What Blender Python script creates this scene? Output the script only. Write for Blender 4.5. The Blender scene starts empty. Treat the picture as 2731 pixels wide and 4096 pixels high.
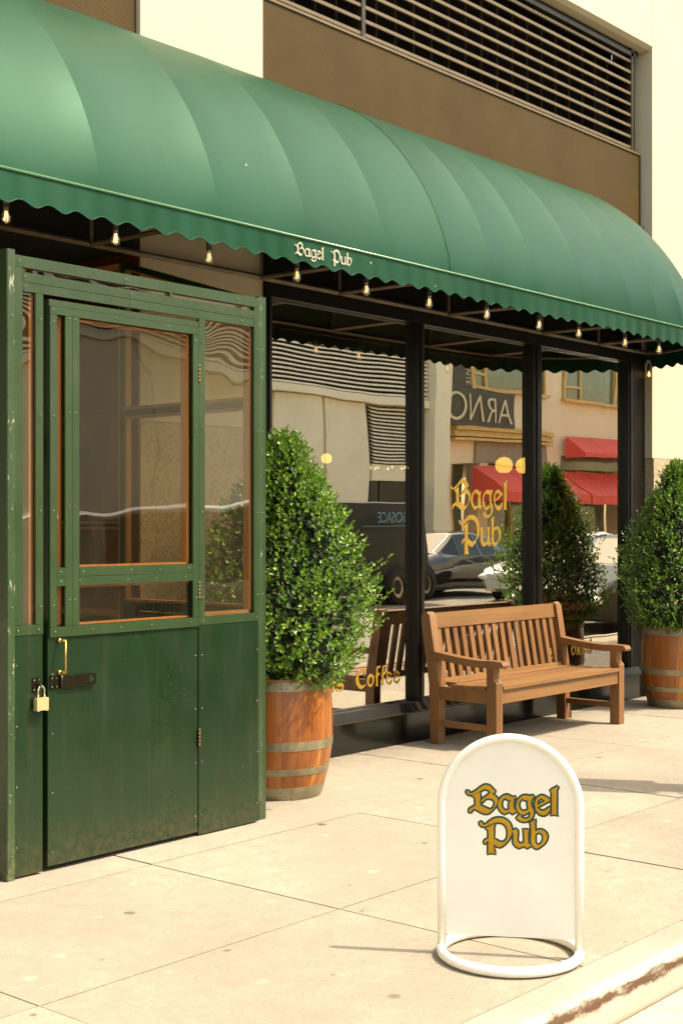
import bpy, bmesh, math, random
from mathutils import Vector, Matrix
R = math.radians
rnd = random.Random(7)
S = bpy.context.scene
COL = S.collection

# ---------------------------------------------------------------- camera, sky, sun, exposure
cd = bpy.data.cameras.new('camera'); cam = bpy.data.objects.new('camera', cd); COL.objects.link(cam)
cam.location = (0, -5.76, 1.46)
cam.rotation_euler = (R(90), 0, R(40.436 - 90))
cd.sensor_fit = 'VERTICAL'; cd.sensor_height = 36; cd.lens = 36 * 5531 / 4096
cd.shift_y = 52 / 4096
cd.clip_start = .05; cd.clip_end = 2000
S.camera = cam
SUN_EL, TRAVEL = 57.0, Vector((-.5, .866, 0))
w = bpy.data.worlds.new('World'); S.world = w; w.use_nodes = True
nt = w.node_tree; nt.nodes.clear()
sky = nt.nodes.new('ShaderNodeTexSky'); sky.sky_type = 'NISHITA'; sky.sun_disc = False
sky.sun_elevation = R(SUN_EL); sky.sun_rotation = math.atan2(-TRAVEL.x, -TRAVEL.y)
sky.air_density = 1.2; sky.dust_density = 3.0; sky.ozone_density = .6
tint = nt.nodes.new('ShaderNodeMix'); tint.data_type = 'RGBA'; tint.blend_type = 'MULTIPLY'; tint.inputs[0].default_value = 1
tint.inputs[7].default_value = (1.0, .91, .73, 1)
bgn = nt.nodes.new('ShaderNodeBackground'); bgn.inputs[1].default_value = .15
out = nt.nodes.new('ShaderNodeOutputWorld')
nt.links.new(sky.outputs[0], tint.inputs[6]); nt.links.new(tint.outputs[2], bgn.inputs[0]); nt.links.new(bgn.outputs[0], out.inputs[0])
sd = bpy.data.lights.new('sun', 'SUN'); sd.energy = 2.2; sd.angle = R(.9); sd.color = (1, .915, .75)
sun = bpy.data.objects.new('sun', sd); COL.objects.link(sun)
sdir = Vector((TRAVEL.x * math.cos(R(SUN_EL)), TRAVEL.y * math.cos(R(SUN_EL)), -math.sin(R(SUN_EL))))
sun.rotation_euler = sdir.to_track_quat('-Z', 'Y').to_euler(); sun.location = (4, -6, 12)
vs = S.view_settings; vs.view_transform = 'Standard'; vs.look = 'None'; vs.gamma = 1; vs.exposure = 1.65; vs.use_curve_mapping = False
S.cycles.use_denoising = True; S.cycles.max_bounces = 10; S.cycles.transparent_max_bounces = 16
S.cycles.caustics_reflective = False; S.cycles.caustics_refractive = False

# ---------------------------------------------------------------- materials
class NB:
    def __init__(s, name):
        s.m = bpy.data.materials.new(name); s.m.use_nodes = True; s.t = s.m.node_tree; s.t.nodes.clear()
        s.o = s.n('OutputMaterial'); s.geo = s.n('NewGeometry')
    def n(s, typ, ins=None, **kw):
        k = s.t.nodes.new('ShaderNode' + typ)
        for a, b in kw.items(): setattr(k, a, b)
        for a, b in (ins or {}).items(): s.set(k.inputs[a], b)
        return k
    def set(s, sock, v):
        if isinstance(v, bpy.types.NodeSocket): s.t.links.new(v, sock)
        elif isinstance(v, bpy.types.Node): s.t.links.new(v.outputs[0], sock)
        elif isinstance(v, tuple) and len(v) == 3 and sock.type == 'RGBA': sock.default_value = v + (1,)
        else: sock.default_value = v
    def pos(s, sc=(1, 1, 1), rot=(0, 0, 0), src=None):
        return s.n('Mapping', {0: src or s.geo.outputs[0], 2: rot, 3: sc}).outputs[0]
    def noise(s, scale, detail=4, rough=.55, vec=None, dist=0):
        return s.n('TexNoise', {'Vector': vec or s.geo.outputs[0], 'Scale': scale, 'Detail': detail, 'Roughness': rough, 'Distortion': dist}).outputs[0]
    def ramp(s, f, a, b, lo=0., hi=1.):
        return s.n('MapRange', {0: f, 1: a, 2: b, 3: lo, 4: hi}).outputs[0]
    def math(s, op, a, b=0., c=0.):
        k = s.n('Math', operation=op); s.set(k.inputs[0], a); s.set(k.inputs[1], b); s.set(k.inputs[2], c); return k.outputs[0]
    def mix(s, f, a, b, bt='MIX'):
        k = s.n('Mix', data_type='RGBA', blend_type=bt); s.set(k.inputs[0], f); s.set(k.inputs[6], a); s.set(k.inputs[7], b); return k.outputs[2]
    def sep(s, v=None):
        return s.n('SeparateXYZ', {0: v or s.geo.outputs[0]}).outputs
    def bump(s, h, strength=.3, dist=.01):
        return s.n('Bump', {'Height': h, 'Strength': strength, 'Distance': dist}).outputs[0]
    def pr(s, col, rough=.5, metal=0., nrm=None, **kw):
        p = s.n('BsdfPrincipled', {'Base Color': col, 'Roughness': rough, 'Metallic': metal})
        for k, v in kw.items(): s.set(p.inputs[k.replace('_', ' ')], v)
        if nrm is not None: s.set(p.inputs['Normal'], nrm)
        s.t.links.new(p.outputs[0], s.o.inputs[0]); return s.m

def dk(c, f): return tuple(x * f for x in c)
def plain(name, col, rough=.5, metal=0., var=.15, sc=4, bump=.0, bsc=150, **kw):
    b = NB(name)
    f = b.ramp(b.noise(sc, 6, .65), .3, .7)
    c = b.mix(f, dk(col, 1 - var), dk(col, 1 + var))
    r = b.ramp(b.noise(sc * 3, 3), .2, .8, max(0, rough - .08), min(1, rough + .08))
    return b.pr(c, r, metal, b.bump(b.noise(bsc, 3), bump, .004) if bump else None, **kw)

CONC = (.405, .355, .275)
def m_stucco(name, col, stain):
    b = NB(name); z = b.sep()[2]
    f = b.ramp(b.noise(1.3, 6, .6), .35, .75)
    c = b.mix(f, dk(col, 1.03), dk(col, .93))
    streak = b.ramp(b.noise(1, 5, .6, b.pos((5, 5, .35))), .6, .8, 0, .35)
    c = b.mix(streak, c, stain)
    crack = b.n('TexVoronoi', {'Vector': b.pos((1, 1, .3)), 'Scale': 1.6}, feature='DISTANCE_TO_EDGE').outputs[0]
    ck = b.math('MULTIPLY', b.ramp(crack, .0, .004, .25, 0), b.ramp(b.noise(2.2, 2), .55, .65))
    c = b.mix(ck, c, dk(stain, .6))
    return b.pr(c, .85, 0, b.bump(b.noise(180, 4), .25, .004))

def m_granite(name, a, bb, cc):
    b = NB(name)
    v = b.noise(70, 4, .75); v2 = b.noise(26, 5, .7)
    c = b.mix(b.ramp(v, .42, .58), bb, a); c = b.mix(b.ramp(v2, .5, .7, 0, .75), c, cc)
    c = b.mix(b.ramp(b.noise(1.5, 4), .45, .7, 0, .25), c, dk(bb, .6))
    return b.pr(c, .6, 0, b.bump(v, .2, .002))

def m_concrete(name, col, dirt, slab=True):
    b = NB(name); g = b.geo.outputs[0]
    big = b.ramp(b.noise(.8, 6, .62), .33, .7); fine = b.noise(130, 5, .7); mid = b.noise(9, 6, .7)
    c = b.mix(big, dk(col, 1.2), dk(col, .74))
    c = b.mix(b.ramp(mid, .42, .72, 0, .6), c, dirt)
    c = b.mix(b.ramp(b.noise(.55, 5, .6), .45, .65, 0, .4), c, dk(col, .72))
    c = b.mix(b.ramp(fine, .35, .65, 0, .65), c, dk(col, .5))
    c = b.mix(b.ramp(b.noise(45, 4, .7), .48, .7, 0, .5), c, dk(dirt, .8))
    c = b.mix(b.ramp(b.noise(21, 5, .75), .5, .72, 0, .45), c, dk(col, .62))
    sp = b.n('TexVoronoi', {'Vector': g, 'Scale': 95.}).outputs[0]
    c = b.mix(b.math('MULTIPLY', b.ramp(sp, .12, .2, .6, 0), b.ramp(b.noise(14, 2), .5, .6)), c, dk(dirt, .45))
    vg = b.n('TexVoronoi', {'Vector': g, 'Scale': 2.3, 'Randomness': 1.}, voronoi_dimensions='2D')
    cell = b.n('SeparateColor', {0: vg.outputs[1]}).outputs
    wob = b.math('ADD', vg.outputs[0], b.ramp(b.noise(30, 2), 0, 1, -.03, .03))
    sz = b.ramp(b.math('POWER', cell[1], 2.), 0, 1, .018, .062)
    gum = b.math('MULTIPLY', b.ramp(b.math('SUBTRACT', wob, sz), -.02, .01, 1, 0), b.math('GREATER_THAN', cell[0], .52))
    c = b.mix(b.math('MULTIPLY', gum, b.ramp(cell[2], 0, 1, .5, .95)), c, dk(dirt, .28))
    pale = b.math('MULTIPLY', b.ramp(b.n('TexVoronoi', {'Vector': b.pos((1.7, 1.7, 1.7)), 'Scale': 1.9}, voronoi_dimensions='2D').outputs[0], .04, .10, 1, 0), b.ramp(b.noise(5, 2), .5, .6, 0, .5))
    c = b.mix(pale, c, dk(col, 1.25))
    yy = b.sep()[1]
    c = b.mix(b.math('MULTIPLY', b.ramp(yy, -.45, -.1), b.ramp(b.noise(7, 5, .7), .38, .62, 0, .75)), c, dk(dirt, .55))
    if slab:
        oi = b.n('ObjectInfo').outputs['Random']
        c = b.mix(1., c, b.n('CombineColor', {0: b.ramp(oi, 0, 1, .9, 1.04), 1: b.ramp(oi, 0, 1, .9, 1.03), 2: b.ramp(oi, 0, 1, .88, 1.02)}).outputs[0], 'MULTIPLY')
    h = b.math('ADD', b.math('MULTIPLY', fine, .6), b.math('MULTIPLY', mid, .8))
    return b.pr(c, .8, 0, b.bump(h, .3, .004))

def m_kerb():
    b = NB('worn_kerb'); x, y, z = b.sep()
    c = b.mix(b.ramp(b.noise(3, 6, .65), .35, .7), dk(CONC, .86), dk(CONC, .66))
    c = b.mix(b.ramp(b.noise(45, 4, .7), .48, .7, 0, .4), c, dk(CONC, .55))
    n = b.noise(4, 6, .7, b.pos((1, 3, 3)))
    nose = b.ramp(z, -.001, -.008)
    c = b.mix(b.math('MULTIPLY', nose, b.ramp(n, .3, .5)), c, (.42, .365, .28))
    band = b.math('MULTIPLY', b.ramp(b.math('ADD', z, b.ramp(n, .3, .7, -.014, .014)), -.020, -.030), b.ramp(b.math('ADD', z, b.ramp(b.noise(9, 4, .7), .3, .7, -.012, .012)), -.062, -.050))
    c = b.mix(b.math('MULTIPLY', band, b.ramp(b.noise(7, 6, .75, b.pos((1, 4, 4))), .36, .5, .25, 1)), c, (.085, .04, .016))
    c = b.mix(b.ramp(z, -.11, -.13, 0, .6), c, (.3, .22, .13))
    return b.pr(c, .7, 0, b.bump(b.noise(60, 5), .35, .005))

def m_paint(name, col, worn, dust, gloss=.35, dirt_z=None, wearamt=.7):
    b = NB(name); x, y, z = b.sep()
    c = b.mix(b.ramp(b.noise(2.2, 6, .65), .3, .7), dk(col, .88), dk(col, 1.15))
    c = b.mix(b.ramp(b.noise(1, 5, .7, b.pos((25, 25, 1.2))), .52, .8, 0, .28), c, dust)
    sp = b.n('TexVoronoi', {'Vector': b.geo.outputs[0], 'Scale': 55.}).outputs[0]
    c = b.mix(b.math('MULTIPLY', b.ramp(sp, .06, .11, .8, 0), b.ramp(b.noise(4, 3), .5, .66)), c, worn)
    scr = b.ramp(b.noise(5, 2, .6, b.pos((14, 14, .7), (.25, .5, 0))), .70, .74, 0, .22)
    c = b.mix(scr, c, dust)
    c = b.mix(b.ramp(b.noise(13, 6, .8, b.pos((3, 3, .8))), wearamt, wearamt + .03, 0, .75), c, worn) if wearamt < .72 else c
    if dirt_z:
        c = b.mix(b.math('MULTIPLY', b.ramp(z, 0, dirt_z, 1, 0), b.ramp(b.noise(24, 6, .8), .4, .64)), c, dust)
    return b.pr(c, b.ramp(b.noise(5, 4), .3, .7, gloss - .06, gloss + .1), 0, None)

def m_fabric():
    b = NB('green_vinyl_fabric')
    c = b.mix(b.ramp(b.noise(1.1, 6, .6), .3, .7), (.0018, .028, .0105), (.0028, .038, .0148))
    st = b.ramp(b.noise(1, 6, .7, b.pos((30, 6, 6))), .55, .85, 0, .25)
    c = b.mix(st, c, (.03, .085, .045))
    sp = b.n('TexVoronoi', {'Vector': b.pos((1, 1, .45)), 'Scale': 9.}).outputs[0]
    c = b.mix(b.math('MULTIPLY', b.ramp(sp, .03, .05, .7, 0), b.ramp(b.noise(3, 2), .55, .62)), c, (.5, .55, .42))
    return b.pr(c, b.ramp(b.noise(3, 4), .3, .7, .40, .5), 0, b.bump(b.noise(420, 2), .15, .002), Specular_IOR_Level=.36, Specular_Tint=(.42, .95, .62, 1))

def m_wood(name, a, bb, axis='z', sc=1., rough=.5, stain=None, coat=0., rnd_obj=True):
    b = NB(name); k = {'x': (1.5, 22, 22), 'y': (22, 1.5, 22), 'z': (22, 22, 1.5)}[axis]
    v = b.noise(sc, 7, .65, b.pos(k), .6)
    c = b.mix(b.ramp(v, .3, .7), a, bb)
    if stain:
        k2 = tuple(x / 4 for x in k)
        c = b.mix(b.ramp(b.noise(1.3 * sc, 6, .7, b.pos(k2), 1.2), .54, .66, 0, .75), c, stain[0])
        c = b.mix(b.ramp(b.noise(1.7, 5, .7, b.pos(tuple(x / 3 for x in k), (0, 0, 1)), .8), .56, .66, 0, .7), c, stain[1])
    if rnd_obj:
        oi = b.n('ObjectInfo').outputs['Random']
        c = b.mix(1., c, b.n('CombineColor', {0: b.ramp(oi, 0, 1, .78, 1.12), 1: b.ramp(oi, 0, 1, .72, 1.1), 2: b.ramp(oi, 0, 1, .7, 1.1)}).outputs[0], 'MULTIPLY')
    return b.pr(c, rough, 0, b.bump(v, .18, .002), Coat_Weight=coat, Coat_Roughness=.3)

def m_perf():
    b = NB('perforated_bronze_metal'); x, y, z = b.sep(); p, q = .0172, .0125
    rv = b.math('DIVIDE', z, q); row = b.math('FLOOR', rv)
    u = b.math('ADD', b.math('DIVIDE', x, p), b.math('MULTIPLY', b.math('MODULO', row, 2.), .5))
    du = b.math('MULTIPLY', b.math('SUBTRACT', b.math('FRACT', u), .5), p)
    dv = b.math('MULTIPLY', b.math('SUBTRACT', b.math('FRACT', rv), .5), q)
    d = b.math('SQRT', b.math('ADD', b.math('MULTIPLY', du, du), b.math('MULTIPLY', dv, dv)))
    hole = b.ramp(d, .0040, .0047, 1, 0)
    c = b.mix(b.ramp(b.noise(1.4, 6, .65), .3, .7), (.094, .058, .016), (.066, .040, .0105))
    c = b.mix(b.ramp(b.noise(1, 4, .6, b.pos((4, 4, .2))), .58, .75, 0, .5), c, (.075, .055, .028))
    c = b.mix(hole, c, (.016, .011, .005))
    return b.pr(c, b.ramp(hole, 0, 1, .6, .95), 0, None, Specular_IOR_Level=.15)

def m_glass(name, base, k, tintc, wob=0., wsc=1., dirt=0., refl=(1, 1, 1)):
    b = NB(name)
    vm = b.n('VectorMath', operation='DOT_PRODUCT'); b.set(vm.inputs[0], b.geo.outputs['Normal']); b.set(vm.inputs[1], b.geo.outputs['Incoming'])
    fr = b.math('ADD', b.math('MULTIPLY', b.math('POWER', b.math('SUBTRACT', 1., b.math('ABSOLUTE', vm.outputs['Value'])), 5.), .96), .04)
    f = b.math('MINIMUM', b.math('ADD', b.math('MULTIPLY', fr, k), base), .96)
    g = b.n('BsdfGlossy', {'Color': refl, 'Roughness': 0.002})
    if wob:
        h = b.noise(wsc, 2, .4, b.pos((1, 1, .8)))
        b.set(g.inputs['Normal'], b.bump(h, 1., wob))
    t = b.n('BsdfTransparent', {'Color': tintc})
    s = b.n('MixShader', {0: f, 1: t.outputs[0], 2: g.outputs[0]}).outputs[0]
    if dirt:
        dd = b.n('BsdfDiffuse', {'Color': (.55, .45, .28)}).outputs[0]
        s = b.n('MixShader', {0: b.ramp(b.noise(3, 6, .75, b.pos((1, 1, .5))), .35, .8, dirt * .3, dirt), 1: s, 2: dd}).outputs[0]
    b.t.links.new(s, b.o.inputs[0]); return b.m

def m_emit(name, col, st):
    b = NB(name); e = b.n('Emission', {'Color': col, 'Strength': st}); b.t.links.new(e.outputs[0], b.o.inputs[0]); return b.m

def m_leaf(name, a, bb, cc):
    b = NB(name)
    rp = b.geo.outputs['Random Per Island']
    c = b.mix(b.ramp(rp, 0, .75), a, bb); c = b.mix(b.ramp(rp, .86, 1.), c, cc)
    p = b.n('BsdfPrincipled', {'Base Color': c, 'Roughness': .36, 'Specular IOR Level': .45})
    tr = b.n('BsdfTranslucent', {'Color': b.mix(.5, c, (.18, .3, .03))})
    m = b.n('MixShader', {0: .22, 1: p.outputs[0], 2: tr.outputs[0]})
    b.t.links.new(m.outputs[0], b.o.inputs[0]); return b.m

M = {}
M['stucco'] = m_stucco('cream_stucco', (.54, .465, .335), (.38, .285, .175))
M['granite'] = m_granite('speckled_granite', (.52, .40, .26), (.34, .25, .155), (.24, .165, .10))
M['concrete'] = m_concrete('pavement_concrete', CONC, (.29, .23, .155))
M['concrete_far'] = m_concrete('far_pavement_concrete', (.44, .36, .25), (.27, .205, .13), False)
M['kerb'] = m_kerb()
M['asphalt'] = plain('asphalt', (.19, .168, .13), .85, 0, .25, 2, .4, 120)
M['gutter'] = plain('gutter_concrete', (.42, .35, .25), .85, 0, .25, 5, .5, 90)
M['bronze'] = plain('dark_bronze_frame', (.0055, .004, .0018), .45, 0, .2, 3, Specular_IOR_Level=.25)
M['bronze_mid'] = plain('bronze_frame_edge', (.03, .021, .009), .45, .1, .2, 3)
M['bronze_light'] = plain('light_bronze_louvre', (.13, .088, .038), .45, .1, .2, 6, .1)
M['base'] = m_paint('dark_base_panel', (.003, .004, .0018), (.06, .05, .03), (.009, .007, .0035), .16, .10, .76)
M['black'] = plain('dark_void', (.006, .005, .004), .9, 0, .1)
M['perf'] = m_perf()
M['trim'] = m_paint('weathered_green_trim_paint', (.0225, .0465, .0145), (.28, .27, .16), (.09, .08, .034), .36, .25, .72)
M['panel'] = m_paint('glossy_green_panel_paint', (.0064, .0238, .0068), (.28, .27, .16), (.06, .05, .02), .3, .22, .73)
M['worn'] = m_paint('chipped_green_corner_paint', (.028, .055, .019), (.42, .4, .28), (.15, .14, .07), .4, .3, .60)
M['oak'] = m_wood('raw_orange_wood', (.42, .20, .058), (.30, .125, .032), 'z', 1, .5)
M['fabric'] = m_fabric()
M['piping'] = plain('awning_piping', (.10, .22, .10), .25, 0, .1)
M['white_ink'] = plain('cream_printed_ink', (.82, .74, .58), .6, 0, .04)
M['iron'] = plain('brown_painted_iron', (.15, .12, .078), .45, .2, .3, 8, .1)
M['bench'] = m_wood('caramel_bench_timber', (.27, .138, .044), (.17, .08, .023), 'x', .8, .5, None, .05)
M['bench_y'] = m_wood('caramel_bench_end_timber', (.255, .122, .037), (.165, .076, .022), 'z', .8, .5, None, .05)
M['stave'] = m_wood('stained_barrel_oak', (.38, .125, .014), (.22, .058, .006), 'z', .8, .42, ((.60, .26, .022), (.07, .022, .006)), .3)
M['hoop'] = plain('galvanised_hoop', (.27, .23, .14), .45, .5, .35, 9, .15, 80)
M['soil'] = plain('dark_soil', (.035, .022, .012), .95, 0, .5, 60, 1., 90)
M['leaf'] = m_leaf('boxwood_leaf', (.052, .128, .010), (.15, .285, .018), (.36, .47, .06))
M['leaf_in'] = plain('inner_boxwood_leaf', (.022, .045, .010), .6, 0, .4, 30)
M['twig'] = plain('brown_twig', (.09, .055, .028), .8, 0, .3, 20)
M['white'] = plain('white_sign_plastic', (.78, .75, .67), .38, 0, .06, 2.5)
M['white_tube'] = plain('white_painted_tube', (.80, .77, .69), .28, 0, .05, 5, Coat_Weight=.3)
M['sign_gold'] = plain('amber_vinyl', (.43, .225, .0008), .3, .1, .15, 12)
M['sign_green'] = plain('green_vinyl_outline', (.0015, .042, .019), .4, 0, .1)
M['gold'] = plain('gold_leaf', (.95, .58, .09), .33, .55, .12, 14)
M['gold_dim'] = plain('tarnished_gold_leaf', (.50, .28, .035), .4, .4, .15, 14)
M['brass'] = plain('polished_brass', (.62, .36, .085), .28, .85, .1, 10)
M['hinge'] = plain('rusty_brass', (.15, .075, .022), .5, .4, .3, 30)
M['padlock'] = plain('brushed_padlock_brass', (.80, .62, .31), .35, .6, .06, 20)
M['steel'] = plain('steel', (.6, .55, .45), .25, .9, .1, 10)
M['hasp'] = plain('black_coated_steel', (.022, .016, .008), .25, .5, .1, 10)
M['screw'] = plain('screw_head_metal', (.15, .17, .10), .4, .3, .5, 40)
M['window'] = m_glass('reflective_window_glass', .62, 1.6, (.92, .84, .64), .0025, .9, 0, (1, .96, .86))
M['acrylic_door'] = m_glass('thin_clear_acrylic', .05, 1.6, (.92, .85, .66), .03, .9, .02, (1, .97, .88))
M['acrylic'] = m_glass('wavy_clear_acrylic', .145, 2.2, (.95, .90, .74), .017, 1.4, .02, (1, .97, .88))
M['bulb'] = m_glass('clear_bulb_glass', .10, 1.3, (.98, .93, .82))
M['filament'] = m_emit('glowing_filament', (1, .62, .22), 2.2)
M['filament_dim'] = m_emit('faint_filament', (1, .6, .22), .9)
M['tiny_glow'] = m_emit('tiny_warm_glow', (1, .75, .4), .8)
M['socket'] = plain('black_bulb_socket', (.02, .014, .008), .4)
M['lamp'] = m_emit('glowing_lamp_glass', (1, .66, .13), 1.0)
M['mahogany'] = m_wood('dark_mahogany', (.17, .052, .018), (.10, .03, .011), 'z', 1, .35, None, .3)
M['mahogany_x'] = m_wood('counter_mahogany', (.32, .11, .03), (.2, .06, .016), 'x', 1, .35, None, .3)
M['ceiling'] = m_wood('red_brown_ceiling', (.26, .07, .022), (.18, .045, .016), 'x', 1, .4)
M['green_wall'] = plain('dark_green_wall', (.012, .026, .012), .7)
M['doorwood'] = m_wood('amber_entry_wood', (.42, .17, .035), (.28, .10, .02), 'z', 1, .4, None, .3)
M['floor_in'] = plain('dark_tile_floor', (.05, .03, .015), .4)
M['far_cream'] = m_stucco('far_cream_wall', (.87, .78, .58), (.75, .62, .42))
M['far_pink'] = m_stucco('far_pink_stone', (.87, .68, .46), (.75, .56, .36))
M['far_trim'] = plain('ochre_cornice', (.66, .42, .14), .6)
M['far_slat'] = plain('pale_louvre', (.80, .72, .56), .6)
M['far_dark'] = plain('dark_opening', (.06, .045, .022), .7)
M['far_glass'] = plain('far_window_glass', (.20, .22, .15), .1, .3)
M['red'] = plain('red_canvas', (.80, .095, .06), .7, 0, .08)
M['sign_dark'] = plain('dark_sign_board', (.05, .036, .018), .5)
M['sign_letter'] = plain('pale_sign_letter', (.66, .56, .34), .5)
M['car_black'] = plain('black_car_paint', (.012, .011, .010), .12, 0, .05, Coat_Weight=1.)
M['van_black'] = plain('black_van_paint', (.010, .009, .006), .45, 0, .05, Specular_IOR_Level=.3)
M['car_white'] = plain('white_car_paint', (.72, .70, .62), .15, 0, .03, Coat_Weight=1.)
M['car_silver'] = plain('silver_van_paint', (.46, .44, .38), .2, .2, .03, Coat_Weight=1.)
M['car_glass'] = plain('dark_car_glass', (.02, .028, .02), .05, 0, .1)
M['car_dark'] = plain('dark_matte_car_paint', (.012, .013, .010), .4, 0, .05, Specular_IOR_Level=.3)
M['tyre'] = plain('tyre_rubber', (.015, .013, .012), .8)
M['rim'] = plain('alloy_rim', (.35, .32, .26), .3, .8)
M['light'] = plain('headlight_lens', (.85, .82, .72), .05, .3)
M['blue_ink'] = plain('faded_blue_lettering', (.10, .22, .30), .6)
M['bag'] = plain('olive_cloth_bag', (.06, .055, .022), .85, 0, .3, 10, .3)
M['paper'] = plain('kraft_paper', (.55, .44, .26), .85)
M['art1'] = plain('muted_print_ochre', (.30, .2, .06), .7, 0, .4, 9)
M['lamp_iron'] = plain('black_lamp_iron', (.02, .018, .012), .5)

# ---------------------------------------------------------------- mesh helpers
ORG = {}
def bx(bm, x0, x1, y0, y1, z0, z1):
    v = [bm.verts.new((x, y, z)) for x in (x0, x1) for y in (y0, y1) for z in (z0, z1)]
    for f in ((0, 1, 3, 2), (4, 6, 7, 5), (0, 4, 5, 1), (2, 3, 7, 6), (0, 2, 6, 4), (1, 5, 7, 3)): bm.faces.new([v[i] for i in f])
    return v
def prism(bm, pts, fn, a, b):
    """closed polygon pts swept between a and b; fn(p, q, t) -> xyz"""
    A = [bm.verts.new(fn(p[0], p[1], a)) for p in pts]; B = [bm.verts.new(fn(p[0], p[1], b)) for p in pts]
    n = len(pts)
    for i in range(n): bm.faces.new((A[i], A[(i + 1) % n], B[(i + 1) % n], B[i]))
    bm.faces.new(A[::-1]); bm.faces.new(B)
def along_x(p, q, t): return (t, p, q)
def along_y(p, q, t): return (p, t, q)
def tube(bm, path, r, n=8, closed=False):
    P = [Vector(p) for p in path]; rings = []; m = len(P); up = None
    rr = r if isinstance(r, (list, tuple)) else [r] * m
    for i in range(m):
        d = (P[(i + 1) % m] - P[i - 1]) if (closed or 0 < i < m - 1) else (P[1] - P[0] if i == 0 else P[-1] - P[-2])
        d.normalize()
        if up is None:
            up = Vector((0, 0, 1)) if abs(d.z) < .9 else Vector((1, 0, 0))
        s = d.cross(up).normalized(); up = s.cross(d).normalized()
        rings.append([bm.verts.new(P[i] + rr[i] * (math.cos(2 * math.pi * k / n) * s + math.sin(2 * math.pi * k / n) * up)) for k in range(n)])
    for i in range(m if closed else m - 1):
        a, b = rings[i], rings[(i + 1) % m]
        for k in range(n): bm.faces.new((a[k], a[(k + 1) % n], b[(k + 1) % n], b[k]))
    if not closed: bm.faces.new(rings[0][::-1]); bm.faces.new(rings[-1])
def lathe(bm, prof, c=(0, 0, 0), n=20, cap=True):
    rings = []
    for r, z in prof: rings.append([bm.verts.new((c[0] + r * math.cos(2 * math.pi * k / n), c[1] + r * math.sin(2 * math.pi * k / n), c[2] + z)) for k in range(n)])
    for a, b in zip(rings, rings[1:]):
        for k in range(n): bm.faces.new((a[k], a[(k + 1) % n], b[(k + 1) % n], b[k]))
    if cap: bm.faces.new(rings[0][::-1]); bm.faces.new(rings[-1])
def mesh_of(bm, name, mat, smooth=False, bev=0., xf=None, off=None):
    if bev:
        bmesh.ops.bevel(bm, geom=[e for e in bm.edges if len(e.link_faces) == 2 and e.calc_face_angle(0) > .5], offset=bev, segments=2, affect='EDGES', profile=.6)
    bmesh.ops.recalc_face_normals(bm, faces=bm.faces)
    if xf:
        for v in bm.verts: v.co = Vector(xf(v.co))
    if off is not None:
        for v in bm.verts: v.co -= off
    me = bpy.data.meshes.new(name); bm.to_mesh(me); bm.free()
    for p in me.polygons: p.use_smooth = bool(smooth)
    if smooth == 'auto':
        me.set_sharp_from_angle(angle=R(38))
    me.materials.append(M[mat] if isinstance(mat, str) else mat)
    return me
def link(name, me, parent=None, loc=(0, 0, 0)):
    o = bpy.data.objects.new(name, me); COL.objects.link(o)
    if parent: o.parent = parent
    o.location = loc
    return o
def obj(name, bm, mat, parent=None, smooth=False, bev=0., xf=None, org=None, label=None):
    base = ORG[parent.name] if parent else Vector(org or (0, 0, 0))
    o = link(name, mesh_of(bm, name, mat, smooth, bev, xf, base), parent, (0, 0, 0) if parent else base)
    ORG[o.name] = base
    if label: o['label'] = label
    return o
def tag(o, label, cat, group=None, kind=None):
    o['label'] = label; o['category'] = cat
    if group: o['group'] = group
    if kind: o['kind'] = kind
    return o
def thing(name, label, cat, loc, group=None):
    o = bpy.data.objects.new(name, None); COL.objects.link(o); o.location = loc; o.empty_display_size = .1
    ORG[o.name] = Vector(loc); return tag(o, label, cat, group)
def struct(o): o['kind'] = 'structure'; return o
def BM(): return bmesh.new()
def box(name, dims, mat, parent=None, bev=0., **k):
    bm = BM(); bx(bm, *dims); return obj(name, bm, mat, parent, 'auto' if bev else False, bev, **k)
def copies(name, me, parent, locs, first=None):
    r = []
    for l in locs:
        o = link(name, me, parent, l); ORG[o.name] = ORG[parent.name]; r.append(o)
    return r
def copy_tree(o, loc=None, label=None, parent=None):
    c = o.copy(); COL.objects.link(c); c.parent = parent
    if loc is not None: c.location = loc; ORG[c.name] = Vector(loc)
    if label: c['label'] = label
    for ch in list(o.children): copy_tree(ch, None, None, c)
    return c
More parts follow.
